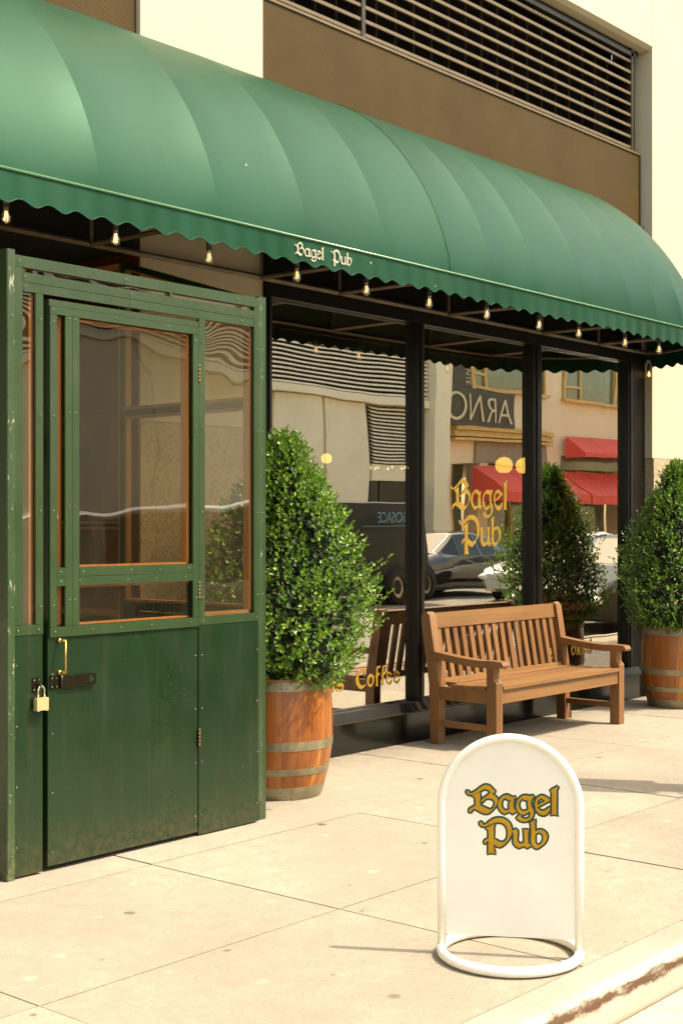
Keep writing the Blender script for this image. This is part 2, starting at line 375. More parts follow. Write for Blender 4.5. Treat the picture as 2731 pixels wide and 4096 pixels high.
GL = {'B':[[(9,175),(19,172),(18,165),(25,157),(42,157),(60,167),(86,184),(112,206),(134,221),(155,228),(178,224),(198,211),(212,195),(227,181),(222,169),(201,157),(228,142),(244,125),(250,107),(245,84),(234,62),(213,36),(192,14),(178,3),(162,-2),(140,-1),(112,10),(85,26),(62,33),(49,30),(40,14),(33,5),(23,5),(21,14),(25,29),(39,40),(55,47),(66,54),(74,67),(74,90),(72,109),(66,131),(51,137),(47,145),(69,149),(88,158),(112,169),(106,154),(108,132),(108,113),(106,90),(107,76),(116,71),(101,62),(123,55),(156,41),(184,30),(198,31),(214,44),(226,63),(229,83),(226,99),(217,111),(201,119),(179,122),(162,120),(145,112),(134,97),(128,92),(118,94),(120,103),(131,114),(153,130),(176,148),(187,159),(192,168),(188,176),(176,188),(162,194),(148,195),(131,191),(107,178),(82,163),(60,152),(33,145),(14,149),(2,162),(0,170),(4,174)]],'a':[[(72,153),(89,149),(109,135),(123,135),(137,143),(135,132),(123,117),(122,94),(123,62),(126,42),(135,33),(147,25),(132,15),(117,3),(97,17),(92,22),(72,12),(52,1),(32,12),(16,31),(4,51),(0,73),(5,96),(16,116),(32,134),(52,147)],[(49,126),(35,113),(28,96),(26,77),(30,54),(41,38),(55,27),(72,27),(90,35),(92,48),(90,74),(97,101),(109,107),(83,113),(66,126),(55,131)]],'g':[[(68,153),(88,151),(109,148),(129,155),(138,148),(126,133),(117,116),(114,90),(120,64),(135,37),(137,11),(129,-16),(109,-39),(85,-52),(59,-57),(33,-51),(10,-36),(2,-29),(16,-16),(28,-3),(36,-11),(33,-21),(48,-31),(71,-37),(91,-34),(106,-21),(112,1),(109,21),(103,27),(88,16),(68,4),(48,-1),(28,8),(10,26),(2,49),(0,69),(6,95),(16,118),(36,138),(54,150)],[(39,122),(25,105),(17,85),(19,62),(28,41),(42,28),(62,25),(82,32),(97,42),(94,63),(91,86),(94,109),(103,118),(82,114),(62,120),(51,127)]],'e':[[(48,156),(65,155),(95,140),(119,124),(113,117),(86,102),(53,83),(21,68),(15,64),(24,48),(42,35),(65,33),(89,42),(104,57),(113,64),(116,49),(107,29),(92,10),(74,0),(53,0),(30,11),(12,34),(3,61),(0,84),(3,107),(12,127),(27,146)],[(42,133),(24,121),(17,104),(18,81),(24,78),(48,95),(80,113),(71,121),(56,131)]],'l':[[(50,232),(59,226),(52,215),(46,200),(47,133),(46,66),(46,19),(55,1),(29,11),(4,1),(13,17),(13,99),(12,186),(0,201),(21,213),(38,220)]],'P':[[(10,196),(18,194),(21,182),(26,174),(40,173),(57,182),(79,202),(107,221),(132,231),(163,234),(191,230),(219,215),(239,196),(250,173),(256,147),(256,124),(253,101),(239,75),(222,49),(202,27),(179,8),(163,0),(140,5),(123,16),(112,23),(114,-27),(119,-37),(123,-56),(94,-48),(68,-59),(72,-41),(72,6),(73,38),(71,44),(57,43),(48,33),(48,22),(40,24),(37,35),(43,48),(57,57),(71,62),(74,73),(73,118),(71,136),(54,144),(52,149),(73,158),(101,173),(123,185),(118,173),(111,157),(112,118),(112,65),(135,53),(154,43),(174,37),(194,40),(213,56),(225,82),(227,108),(225,134),(219,160),(205,179),(188,192),(168,199),(140,199),(112,192),(87,179),(62,168),(37,162),(18,163),(4,174),(0,189)]],'u':[[(3,134),(14,140),(31,148),(43,137),(44,114),(43,95),(40,68),(43,49),(57,35),(74,32),(91,38),(100,52),(100,91),(97,134),(90,148),(112,145),(135,147),(127,130),(126,91),(127,48),(132,35),(151,23),(138,13),(120,0),(106,12),(97,17),(77,9),(54,-1),(34,10),(17,29),(11,46),(14,69),(14,104),(8,124),(0,129)]],'b':[[(43,228),(40,216),(36,200),(38,167),(39,135),(58,145),(90,151),(111,140),(129,123),(136,100),(130,70),(114,44),(88,21),(64,3),(49,-1),(32,8),(14,28),(8,51),(11,101),(11,167),(8,190),(0,203),(23,215)],[(49,120),(40,107),(39,74),(40,48),(52,29),(70,26),(88,37),(102,60),(108,87),(102,110),(88,125),(70,129)]],'s':[[(33,147),(65,147),(111,140),(102,121),(72,114),(58,125),(42,121),(46,111),(74,96),(111,96),(133,74),(133,40),(105,7),(60,-4),(21,7),(0,32),(5,47),(26,44),(26,25),(54,12),(82,19),(98,40),(93,60),(65,58),(49,58),(21,75),(5,98),(7,128)]],'C':[[(149,230),(189,223),(168,174),(156,130),(146,146),(160,188),(125,193),(82,184),(54,149),(58,95),(82,49),(125,33),(172,39),(189,49),(160,16),(102,-4),(56,11),(16,54),(0,107),(11,149),(33,191),(91,223)]],'o':[[(74,160),(119,139),(137,96),(119,39),(61,0),(21,25),(0,70),(9,121)],[(74,130),(35,96),(35,53),(67,21),(100,47),(105,91)]],'f':[[(107,239),(102,209),(75,223),(56,200),(56,156),(102,156),(88,135),(56,123),(56,28),(68,-2),(39,7),(12,4),(25,25),(25,105),(0,118),(25,130),(25,174),(35,218),(65,237)]],'k':[[(7,154),(53,158),(46,105),(111,135),(151,139),(79,86),(130,4),(84,-4),(46,65),(46,4),(0,0),(11,93)]],'d':[[(28,125),(88,114),(88,175),(135,228),(140,172),(140,35),(151,0),(100,0),(88,11),(54,-4),(14,19),(0,65),(7,98)],[(54,100),(33,70),(47,32),(88,35),(88,93)]]}

# ---------------------------------------------------------------- lettering
def glyph_mesh(items, mat, scale, xf, thick=.0012, grow=0., wide=1., flat=1., fill=True):
    """items: (char, x, y) in unscaled metres"""
    cu = bpy.data.curves.new('lettering', 'CURVE'); cu.dimensions = '2D'; cu.fill_mode = 'BOTH'; cu.extrude = thick / 2 if fill else 0; cu.bevel_depth = 0 if fill else grow; cu.bevel_resolution = 2
    if not fill: cu.dimensions = '3D'; cu.fill_mode = 'FULL'
    for ch, ox, oy in items:
        for loop in GL[ch]:
            sp = cu.splines.new('POLY'); sp.points.add(len(loop) - 1); sp.use_cyclic_u = True
            for p, (a, c) in zip(sp.points, loop): p.co = ((ox + a / 1000 * wide) * scale, (oy + c / 1000) * scale, 0, 1)
    return curve_mesh(cu, mat, (lambda c: xf((c[0], c[1], c[2] * flat))))
def curve_mesh(cu, mat, xf):
    t = bpy.data.objects.new('lettering', cu); me = bpy.data.meshes.new_from_object(t); bpy.data.objects.remove(t)
    for v in me.vertices: v.co = Vector(xf(v.co))
    me.materials.clear(); me.materials.append(M[mat]); me.name = 'lettering'
    return me
def text_mesh(s, mat, size, xf, thick=.01, bold=0., shear=0.):
    cu = bpy.data.curves.new('lettering', 'FONT'); cu.body = s; cu.size = size; cu.extrude = thick / 2; cu.offset = bold; cu.shear = shear
    return curve_mesh(cu, mat, xf)
NAME1 = [('B', 0, 0), ('a', .252, 0), ('g', .399, 0), ('e', .548, 0), ('l', .670, 0)]
NAME2 = [('P', .105, -.268), ('u', .364, -.268), ('b', .508, -.268)]
def letters(me, parent):
    for v in me.vertices: v.co -= ORG[parent.name]
    o = link('lettering', me, parent); ORG[o.name] = ORG[parent.name]; return o

# ---------------------------------------------------------------- ground
gr = box('ground', (-150, 250, -150, 120, -.40, -.30), 'asphalt'); struct(gr)
road = box('road', (-40, 80, -13.85, -4.05, -.295, -.125), 'asphalt'); struct(road)
gut = box('gutter', (-40, 80, -4.046, -3.585, -.295, -.121), 'gutter'); struct(gut)
sw = box('sidewalk', (-10, 24, -3.39, .02, -.295, -.016), 'concrete_far'); struct(sw)
ys = [(-3.396, -2.344), (-2.336, -1.284), (-1.276, -.086)]
for (a, b) in ys:
    bm = BM(); bx(bm, 0.004, 1.396, a, b, -.10, 0)
    me = mesh_of(bm, 'paving_slab', 'concrete', 'auto', .004)
    for k in range(-3, 10):
        o = link('paving_slab', me, sw, (1.2 + 1.4 * k, 0, rnd.uniform(-.0015, .001)))
        o.rotation_euler = (rnd.uniform(-.0006, .0006), rnd.uniform(-.0006, .0006), 0)
kerb = box('kerb', (-10, 24, -3.545, -3.40, -.295, -.13), 'kerb'); struct(kerb)
prof = [(-3.402, -.128), (-3.402, .0), (-3.50, .0), (-3.527, -.004), (-3.545, -.014), (-3.556, -.030), (-3.560, -.05), (-3.572, -.128)]
bm = BM(); prism(bm, prof, along_x, .003, 2.797); me = mesh_of(bm, 'kerb_stone', 'kerb', 'auto')
for k in range(-3, 7): link('kerb_stone', me, kerb, (1.9 + 2.8 * k, 0, 0))
fs = box('far_sidewalk', (-40, 80, -18.2, -14.0, -.295, .0), 'concrete_far'); struct(fs)
fk = box('far_kerb', (-40, 80, -13.996, -13.852, -.295, .003), 'kerb'); struct(fk)

# ---------------------------------------------------------------- the shop building
shop = thing('shop_building', 'cream stucco building with granite footing and dark framed shop windows', 'building', (6, 0, 0))
H = 8.2
def wallbox(name, d, mat, par=shop, **k): return box(name, d, mat, par, **k)
wallbox('pier', (5.06, 6.03, 0, .9, 2.035, H), 'stucco')
wallbox('granite_cladding', (5.058, 6.032, -.004, .902, -.05, 2.032), 'granite', bev=.006)
wallbox('pier', (10.76, 17.5, -.09, .3, 2.035, H), 'stucco')
wallbox('granite_cladding', (10.78, 17.5, -.094, .302, -.05, 2.032), 'granite', bev=.006)
wallbox('pier', (-6, 3.05, 0, .9, 0, H), 'stucco')
wallbox('lintel', (6.032, 10.757, -.088, .3, 5.60, H), 'stucco')
wallbox('lintel', (3.052, 5.058, .02, .9, 5.60, H), 'stucco')
# projecting drip trim over the louvre
bm = BM(); prism(bm, [(-.10, 5.592), (-.10, 5.56), (-.06, 5.535), (.0, 5.525), (.05, 5.525), (.05, 5.597)], along_x, 6.033, 10.755); obj('lintel_trim', bm, 'stucco', shop)
wallbox('back_wall', (-6, 17.5, 6.0, 6.3, 0, H), 'black')
wallbox('roof_deck', (-6, 17.5, .91, 6.3, H, H + .25), 'far_dark')
# upper metal panels
wallbox('perforated_panel', (6.034, 10.70, .005, .03, 4.02, 4.632), 'perf')
wallbox('perforated_panel', (3.055, 5.056, .03, .06, 4.02, 5.598), 'perf')
wallbox('panel_edge', (10.70, 10.718, -.002, .03, 4.02, 4.636), 'bronze_mid')
wallbox('panel_edge', (6.034, 10.70, -.004, .035, 4.634, 4.652), 'bronze_light')
lou = wallbox('louvre', (6.034, 10.757, .34, .40, 4.60, 5.60), 'black')
for d in ((6.034, 10.757, .302, .339, 5.525, 5.60), (6.034, 10.757, .05, .339, 4.56, 4.63), (10.724, 10.757, .105, .339, 4.655, 5.52)): box('louvre_lining', d, 'black', lou)
for d, mt in (((10.56, 10.60, .0, .10, 4.653, 5.52), 'bronze_mid'), ((10.602, 10.64, .012, .10, 4.653, 5.52), 'bronze'), ((6.04, 10.64, .0, .10, 5.455, 5.49), 'bronze_mid'), ((6.04, 10.70, .014, .10, 5.492, 5.523), 'bronze'),
              ((6.965, 7.0, -.001, .10, 4.653, 5.453), 'bronze_mid'), ((6.036, 6.07, .002, .1, 4.653, 5.453), 'bronze_mid')):
    box('frame_bar', d, mt, lou, .003)
bm = BM(); prism(bm, [(-.0, .024), (.0, .002), (.006, -.001), (.10, .052), (.10, .062), (.010, .026)], along_x, -.02, 3.535); sl = mesh_of(bm, 'slat', 'bronze_light')
bm = BM(); prism(bm, [(-.0, .024), (.0, .002), (.006, -.001), (.10, .052), (.10, .062), (.010, .026)], along_x, .0, .88); sl2 = mesh_of(bm, 'slat', 'bronze_light')
for k in range(9):
    z = 4.662 + .0915 * k
    link('slat', sl, lou, (7.02 - 6, 0.004, z)); link('slat', sl2, lou, (6.078 - 6, .004, z))
bm = BM()
for i in range(22): bx(bm, 6.1 + i * .21, 6.112 + i * .21, .2, .215, 4.66, 5.45)
obj('bird_screen_bar', bm, 'iron', lou)['kind'] = 'stuff'

# storefront
GZ0, GZ1 = .262, 2.835
wallbox('base_panel', (6.034, 10.54, -.088, .06, -.02, .192), 'base')
wallbox('sill', (6.034, 10.60, -.096, .06, .194, .204), 'bronze_mid')
bm = BM(); prism(bm, [(-.075, .206), (-.045, .258), (.05, .258), (.05, .206)], along_x, 6.034, 10.60); obj('sill_frame', bm, 'bronze', shop)
wallbox('header', (6.034, 10.74, -.03, .06, 2.84, 2.925), 'bronze', bev=.004)
wallbox('transom_panel', (6.034, 10.755, .008, .03, 2.927, 4.02), 'bronze')
for x0, x1 in ((6.034, 6.088), (7.532, 7.612), (8.993, 9.110), (10.468, 10.54)):
    w3 = (x1 - x0) * .36
    wallbox('mullion', (x0, x0 + w3, -.022, .055, .26, 2.838), 'bronze', bev=.002)
    wallbox('mullion', (x0 + w3 + .002, x1 - .022, -.030, .055, .26, 2.838), 'bronze', bev=.002)
    wallbox('mullion_edge', (x1 - .020, x1, -.022, .055, .26, 2.838), 'bronze_mid', bev=.002)
wallbox('jamb_panel', (10.545, 10.757, -.02, .06, -.02, 2.838), 'bronze')
panes = []
for x0, x1 in ((6.09, 7.530), (7.614, 8.991), (9.112, 10.466)):
    bm = BM(); vs_ = [bm.verts.new(p) for p in ((x0, .03, GZ0), (x1, .03, GZ0), (x1, .03, GZ1), (x0, .03, GZ1))]; bm.faces.new(vs_)
    panes.append(obj('window_pane', bm, 'window', shop))
wx = lambda x0, z0: (lambda c: (x0 + c[0], .0275 + c[2], z0 + c[1]))
for nm in (NAME1, NAME2): letters(glyph_mesh(nm, 'gold', 1., wx(7.981, 1.568)), panes[1])
K = .57
for nm in ([('B', -.79, 0), ('a', -.545, 0), ('g', -.405, 0), ('e', -.26, 0), ('l', -.075, 0), ('s', 0, 0)], [('C', .342, 0), ('o', .546, 0), ('f', .69, 0), ('f', .802, 0), ('e', .905, 0), ('e', 1.05, 0)]):
    letters(glyph_mesh(nm, 'gold_dim', K, wx(6.738, .385)), panes[0])
o = letters(glyph_mesh([('s', -.72, 0), ('u', -.55, 0), ('u', -.40, 0)], 'gold_dim', K, wx(9.708, .41)), panes[2])
o = letters(glyph_mesh([('o', -.15, 0), ('k', 0, 0), ('e', .14, 0), ('d', .28, 0)], 'gold_dim', K, wx(9.708, .41)), panes[2])
nb = thing('neighbour_building', 'plain cream wall of the next building along the street', 'building', (40, 0, 0))
box('wall', (17.52, 75, -.05, 1.5, -.02, 9.5), 'stucco', nb)
for x in range(20, 74, 6): box('window', (x, x + 2.4, -.07, -.052, 3.2, 5.4), 'car_glass', nb)
nb = thing('neighbour_building', 'plain cream wall of the building before the booth, left of the picture', 'building', (-20, 0, 0))
box('wall', (-40, -6.02, -.05, 1.5, -.02, 9.5), 'stucco', nb)
# round sticker low on the middle pane
bm = BM(); lathe(bm, [(.019, 0), (.019, .001)], n=20); obj('sticker', bm, 'paper', panes[1], xf=lambda c: (8.93 - .05 + c[0], .0255 + c[2], .985 + c[1]))

# interior shell
wallbox('interior_floor', (6.034, 11.2, .062, 5.9, -.02, .02), 'floor_in')
wallbox('interior_ceiling', (6.034, 11.2, .062, 5.9, 2.96, 3.0), 'ceiling')
wallbox('interior_wall', (11.2, 11.25, .31, 5.9, 0, 3.0), 'green_wall')
wallbox('interior_wall', (6.034, 11.2, 4.2, 4.25, 0, 2.95), 'mahogany')
wallbox('interior_wall', (5.98, 6.03, .91, 5.9, 0, 3.0), 'mahogany')
wallbox('interior_wall', (10.64, 11.2, .302, .35, 0, 2.95), 'mahogany')
wains = wallbox('wainscot', (11.16, 11.198, .352, 4.1, .02, 1.36), 'mahogany')
box('cap_rail', (11.12, 11.198, .352, 4.1, 1.362, 1.39), 'mahogany_x', wains, .004)
for y in (.52, 1.42, 2.3):
    for d in ((11.145, 11.159, y, y + .03, .3, 1.2), (11.145, 11.159, y + .62, y + .65, .3, 1.2), (11.145, 11.159, y + .032, y + .618, 1.17, 1.2), (11.145, 11.159, y + .032, y + .618, .3, .33)): box('moulding', d, 'mahogany_x', wains)
pic = thing('framed_picture', 'framed print in muted colours hanging above the wainscot inside the right window', 'picture', (11.19, .85, 1.68))
box('canvas', (11.175, 11.185, .64, 1.06, 1.52, 1.83), 'art1', pic)
for d in ((11.16, 11.195, .60, .638, 1.48, 1.87), (11.16, 11.195, 1.062, 1.10, 1.48, 1.87), (11.16, 11.195, .64, 1.06, 1.832, 1.87), (11.16, 11.195, .64, 1.06, 1.48, 1.518)): box('frame_bar', d, 'oak', pic, .003)
for i in range(26):
    y = .66 + rnd.random() * .36; z = 1.53 + rnd.random() * .26; s = rnd.uniform(.02, .07); mt = rnd.choice(['green_wall', 'red', 'far_trim', 'paper', 'far_glass', 'panel'])
    box('colour_patch', (11.172 - i * .0001, 11.1745, y, min(y + s, 1.05), z, min(z + s * .8, 1.82)), mt, pic)

# counter with brass rail inside the windows
ctr = thing('window_counter', 'mahogany counter with low brass rail running behind the shop windows', 'counter', (8, .42, 0))
box('counter_top', (6.3, 10.62, .30, .62, .745, .80), 'mahogany_x', ctr, .006)
box('apron', (6.3, 10.6, .33, .35, .66, .743), 'mahogany_x', ctr)
bm = BM(); tube(bm, [(6.3, .34, .868), (10.62, .34, .868)], .0075, 8); obj('brass_rail', bm, 'brass', ctr, True)
bm = BM(); lathe(bm, [(.010, 0), (.010, .008), (.005, .014), (.005, .05), (.009, .058), (.012, .068), (.009, .078), (.004, .088)], n=8); me = mesh_of(bm, 'rail_post', 'brass', True)
copies('rail_post', me, ctr, [(6.74 + .35 * k - 8, .34 - .42, .80) for k in range(12)])
bm = BM(); tube(bm, [(0, 0, .02), (0, 0, .745)], .018, 10); me = mesh_of(bm, 'counter_leg', 'brass', True)
copies('counter_leg', me, ctr, [(x - 8, .40 - .42, 0) for x in (6.6, 7.35, 8.3, 9.1, 9.98, 10.5)])
def chair(x, y, rz, label):
    t = thing('wooden_chair', label, 'chair', (x, y, .02), 'chairs inside the shop')
    t.rotation_euler = (0, 0, rz); o = Vector((x, y, .02))
    q = lambda n, d: box(n, tuple(v + (o.x if i < 2 else o.y if i < 4 else .02) for i, v in enumerate(d)), 'mahogany_x', t, .004)
    q('seat', (-.2, .2, -.2, .2, .42, .45))
    for a in (-.19, .15):
        q('leg', (a, a + .04, -.19, -.15, 0, .418)); q('leg', (a, a + .04, .15, .19, 0, .9))
    q('top_rail', (-.148, .148, .155, .185, .82, .9))
    for k in range(4): q('back_slat', (-.12 + k * .07, -.095 + k * .07, .16, .18, .452, .818))
chair(6.9, 1.0, .4, 'dark wooden chair behind the left pane near the planter'); chair(7.9, 1.2, -.5, 'dark wooden chair behind the middle pane'); chair(9.6, 1.5, .2, 'dark wooden chair behind the right pane by the panelling')
bag = BM(); lathe(bag, [(.02, 0), (.17, .01), (.18, .08), (.13, .2), (.07, .28), (.05, .31), (.02, .315)], n=14)
for v in bag.verts: v.co.x *= 1.15; v.co.y *= .55; v.co.x += .5 * max(0, v.co.z - .1) ** 1.2; v.co += Vector((rnd.uniform(-.012, .012), 0, rnd.uniform(-.01, .01)))
t = thing('cloth_bag', 'olive cloth bag slumped on the counter behind the right pane', 'bag', (10.28, .5, .80)); obj('body', bag, 'bag', t, True, xf=lambda c: (c[0] + 10.28, c[1] + .5, c[2] + .802))
bm = BM(); tube(bm, [(10.42, .42, 1.0), (10.48, .38, .86), (10.5, .29, .72), (10.47, .28, .62), (10.42, .29, .70), (10.36, .38, .83)], .014, 6); obj('strap', bm, 'bag', t, True)
t = thing('plastic_cup', 'small clear drinking cup on the counter left of the olive bag', 'cup', (9.93, .48, .80))
bm = BM(); lathe(bm, [(.028, .002), (.038, .11)], (9.93, .48, .80), 14, False); obj('cup_wall', bm, 'bulb', t, True)
bm = BM(); lathe(bm, [(.027, .004), (.033, .06)], (9.93, .48, .80), 14); obj('drink', bm, 'far_trim', t, True)

def pendant(x, y, z, r, label):
    t = thing('pendant_lamp', label, 'lamp', (x, y, z), 'glowing pendant lamps')
    bm = BM(); lathe(bm, [(r * .55, -r * .85), (r * .9, -r * .5), (r, 0), (r * .85, r * .5), (r * .45, r * .82), (r * .2, r * .86)], (x, y, z), 18); obj('lamp_shade', bm, 'lamp', t, True)
    bm = BM(); tube(bm, [(x, y, z + r * .8), (x, y, 2.958)], .004, 6); obj('cord', bm, 'socket', t, True)
    bm = BM(); lathe(bm, [(r * .24, r * .8), (r * .2, r * 1.1), (r * .06, r * 1.2)], (x, y, z), 12); obj('cap', bm, 'brass', t, True)
pendant(10.12, 1.0, 1.985, .078, 'round glowing yellow pendant lamp seen through the middle pane')
pendant(10.44, 1.0, 1.99, .078, 'glowing yellow pendant lamp half hidden by the right mullion')
pendant(8.45, 1.6, 2.0, .045, 'small faint yellow pendant lamp seen through the left pane')
def lattice(x, y, z, r, label):
    t = thing('lattice_lamp', label, 'lamp', (x, y, z), 'honeycomb dome lamps')
    bm = BM(); n = 14
    pt = lambda i, a: (x + r * math.cos(i) * math.cos(a), y + r * math.cos(i) * math.sin(a), z + r * .62 * math.sin(i))
    for row in range(6):
        e0, e1, e2 = row * .22, row * .22 + .075, row * .22 + .22
        for k in range(n):
            a0 = (k + .5 * (row % 2)) * 2 * math.pi / n; h = math.pi / n
            tube(bm, [pt(e0, a0), pt(e1, a0 + h)], .0022, 4); tube(bm, [pt(e0, a0), pt(e1, a0 - h)], .0022, 4); tube(bm, [pt(e1, a0 + h), pt(e2, a0 + h)], .0022, 4)
    obj('wire_dome', bm, 'brass', t)['kind'] = 'stuff'
    bm = BM(); tube(bm, [(x, y, z + r * .5), (x, y, 2.958)], .005, 6); obj('cord', bm, 'socket', t, True)
    bm = BM()
    for k in range(8): a = k * math.pi / 4; lathe(bm, [(.003, -.012), (.011, -.004), (.011, .006), (.004, .014)], (x + r * .6 * math.cos(a), y + r * .6 * math.sin(a), z + r * .30), 6)
    obj('small_bulb', bm, 'tiny_glow', t, True)['kind'] = 'stuff'
lattice(7.55, 1.3, 1.85, .26, 'honeycomb wire dome lamp faintly seen through the left pane')
lattice(8.9, 1.3, 1.85, .26, 'honeycomb wire dome lamp behind the middle and right panes')

# recessed entry behind the booth
wallbox('entry_ceiling', (3.052, 5.056, .0, 1.9, 2.96, 3.0), 'black')
wallbox('entry_wall', (5.02, 5.056, .905, 1.9, -.02, 2.958), 'doorwood')
wallbox('entry_wall', (3.052, 5.018, 1.86, 1.9, -.02, 2.2), 'doorwood')
wallbox('entry_wall', (3.052, 5.018, 1.86, 1.9, 2.2, 2.958), 'black')
wallbox('entry_wall', (3.052, 3.09, .905, 1.858, -.02, 2.958), 'mahogany')
wallbox('entry_fascia', (3.052, 5.056, .0, .05, 3.002, 4.02), 'black')
wallbox('entry_floor', (3.052, 5.056, .025, 1.858, -.02, .01), 'floor_in')
wallbox('dark_lining', (5.045, 5.0565, .0, .903, .0, 2.958), 'mahogany')
ed = wallbox('entry_door', (3.6, 4.5, 1.80, 1.858, .01, 2.15), 'mahogany')
box('door_pane', (3.75, 4.35, 1.79, 1.799, .9, 2.0), 'car_glass', ed)
bm = BM(); tube(bm, [(3.68, 1.75, .95), (3.68, 1.75, 1.35)], .012, 8); obj('pull_bar', bm, 'brass', ed, True)
for z in (1.28, 1.36): wallbox('brass_strip', (5.012, 5.019, 1.0, 1.8, z, z + .014), 'brass')
t = thing('wall_lantern', 'dark pointed wall lantern on amber wood inside the entry', 'lantern', (5.0, 1.1, 1.7))
bm = BM(); lathe(bm, [(.004, -.16), (.03, -.11), (.025, -.07), (.045, -.05), (.065, .10), (.04, .12), (.02, .17), (.003, .19)], (4.945, 1.1, 1.72), 6); obj('lantern_body', bm, 'lamp_iron', t)
bm = BM(); tube(bm, [(4.945, 1.1, 1.86), (4.98, 1.1, 1.87), (5.018, 1.1, 1.82)], .008, 6); obj('bracket', bm, 'lamp_iron', t)

# ---------------------------------------------------------------- awning
AX0, AX1, AZ, AH, AY0, AY1 = 1.6, 10.76, 2.935, 1.18, -.02, -1.0
AXC = 9.52                                  # the straight vault ends here and a rounded end begins
RIBS = [1.6, 2.5, 3.22, 3.95, 4.68, 5.32, 5.97, 6.563, 7.02, 7.50, 8.10, 8.72, 9.12, 9.52]
aw = thing('shop_awning', 'long rounded green vinyl awning with scalloped valance over the shopfront', 'awning', (6, 0, AZ))
def acurve(f, sag=0.):
    a = f * math.pi / 2; ry, rz = AY0 - AY1, AH
    k = 1 - sag * math.sin(math.pi * f ** 1.5)
    return (AY0 - ry * math.sin(a) ** 1.29 * k, AZ + rz * math.cos(a) ** 1.29 * k)
def dome(az, f, sag=0.):
    y, z = acurve(f, sag); r = (AY0 - y)
    return (AXC + (AX1 - AXC) * math.sin(az) * r / (AY0 - AY1), AY0 - r * math.cos(az), z)
def edge(s):
    '''point on the lower edge at arc position s (x along the straight part)'''
    if s <= AXC: return Vector((s, AY1, 0)), Vector((0, -1, 0))
    az = min(1, (s - AXC) / 1.76) * math.pi / 2
    return Vector((AXC + (AX1 - AXC) * math.sin(az), AY0 - (AY0 - AY1) * math.cos(az), 0)), Vector((math.sin(az), -math.cos(az), 0))
SEND = AXC + 1.76
NV = 26
for i, (a, b) in enumerate(zip(RIBS, RIBS[1:])):
    bm = BM(); nu = 14; g = []; s0 = .006 + .014 * (b - a) + rnd.uniform(-.002, .003)
    for u in range(nu + 1):
        tt = u / nu; x = a + (b - a) * tt; sg = s0 * (1 - abs(2 * tt - 1) ** 2.2); row = []
        for v in range(NV + 1):
            wrk = .0022 * math.sin(9 * x + 5 * v / NV) * math.sin(math.pi * tt) * math.sin(math.pi * v / NV)
            y, z = acurve(v / NV, sg + wrk); row.append(bm.verts.new((x, y, z)))
        g.append(row)
    for u in range(nu):
        for v in range(NV): bm.faces.new((g[u][v], g[u + 1][v], g[u + 1][v + 1], g[u][v + 1]))
    obj('canopy_panel', bm, 'fabric', aw, True)
for i in range(4):
    bm = BM(); nu = 10; g = []; a, b = i * math.pi / 8, (i + 1) * math.pi / 8
    for u in range(nu + 1):
        tt = u / nu; az = a + (b - a) * tt; sg = .012 * (1 - abs(2 * tt - 1) ** 2.2)
        g.append([bm.verts.new(dome(az, v / NV, sg)) for v in range(NV + 1)])
    for u in range(nu):
        for v in range(NV): bm.faces.new((g[u][v], g[u + 1][v], g[u + 1][v + 1], g[u][v + 1]))
    bmesh.ops.remove_doubles(bm, verts=bm.verts, dist=.0002)
    obj('canopy_panel', bm, 'fabric', aw, True)
bm = BM(); tube(bm, [(6.566, acurve(v / 30)[0] - .002, acurve(v / 30)[1] + .002) for v in range(31)], .0016, 5); obj('seam', bm, 'fabric', aw, True)
def val(x):
    z = 2.808 + .0125 * math.cos(2 * math.pi * (x - 5.285) / .1472) + .003 * math.sin(x * 3.1)
    y = AY1 - .004 + .007 * math.sin(x * 4.7) * math.sin(x * 1.9 + 1) + .004 * math.cos(2 * math.pi * (x - 5.285) / .1472 + .6)
    return y, z
def vpt(s, f, layer=0.):
    e, n = edge(s); y, z = val(s); o = AY1 - y
    p = e + n * (o * f - layer); p.z = (AZ - .002) * (1 - f) + z * f + (.008 * math.sin(s * 2.3) * 4 * f * (1 - f)); return p
bm = BM(); N = 1100
for layer in (0, .003):
    rows = [[bm.verts.new(vpt(AX0 + (SEND - AX0) * k / N, f, layer)) for f in (0, .5, 1)] for k in range(N + 1)]
    for a, b in zip(rows, rows[1:]):
        for q in range(2): bm.faces.new((a[q], b[q], b[q + 1], a[q + 1]))
obj('valance', bm, 'fabric', aw, True)
bm = BM(); tube(bm, [vpt(AX0 + (SEND - AX0) * k / N, 1) for k in range(N + 1)], .0028, 4); obj('hem', bm, 'fabric', aw, True)
bm = BM(); tube(bm, [(AX0, AY1 - .004, AZ), (AXC - .05, AY1 - .004, AZ)] + [tuple(edge(AXC + 1.76 * k / 24)[0] + edge(AXC + 1.76 * k / 24)[1] * .004 + Vector((0, 0, AZ))) for k in range(25)], .0065, 8); obj('piping', bm, 'piping', aw, True)
bm = BM(); c = bm.verts.new((AX0, AY0, AZ)); ring = [bm.verts.new((AX0, *acurve(v / NV))) for v in range(NV + 1)]
for a, b in zip(ring, ring[1:]): bm.faces.new((c, a, b))
obj('end_panel', bm, 'fabric', aw, True)
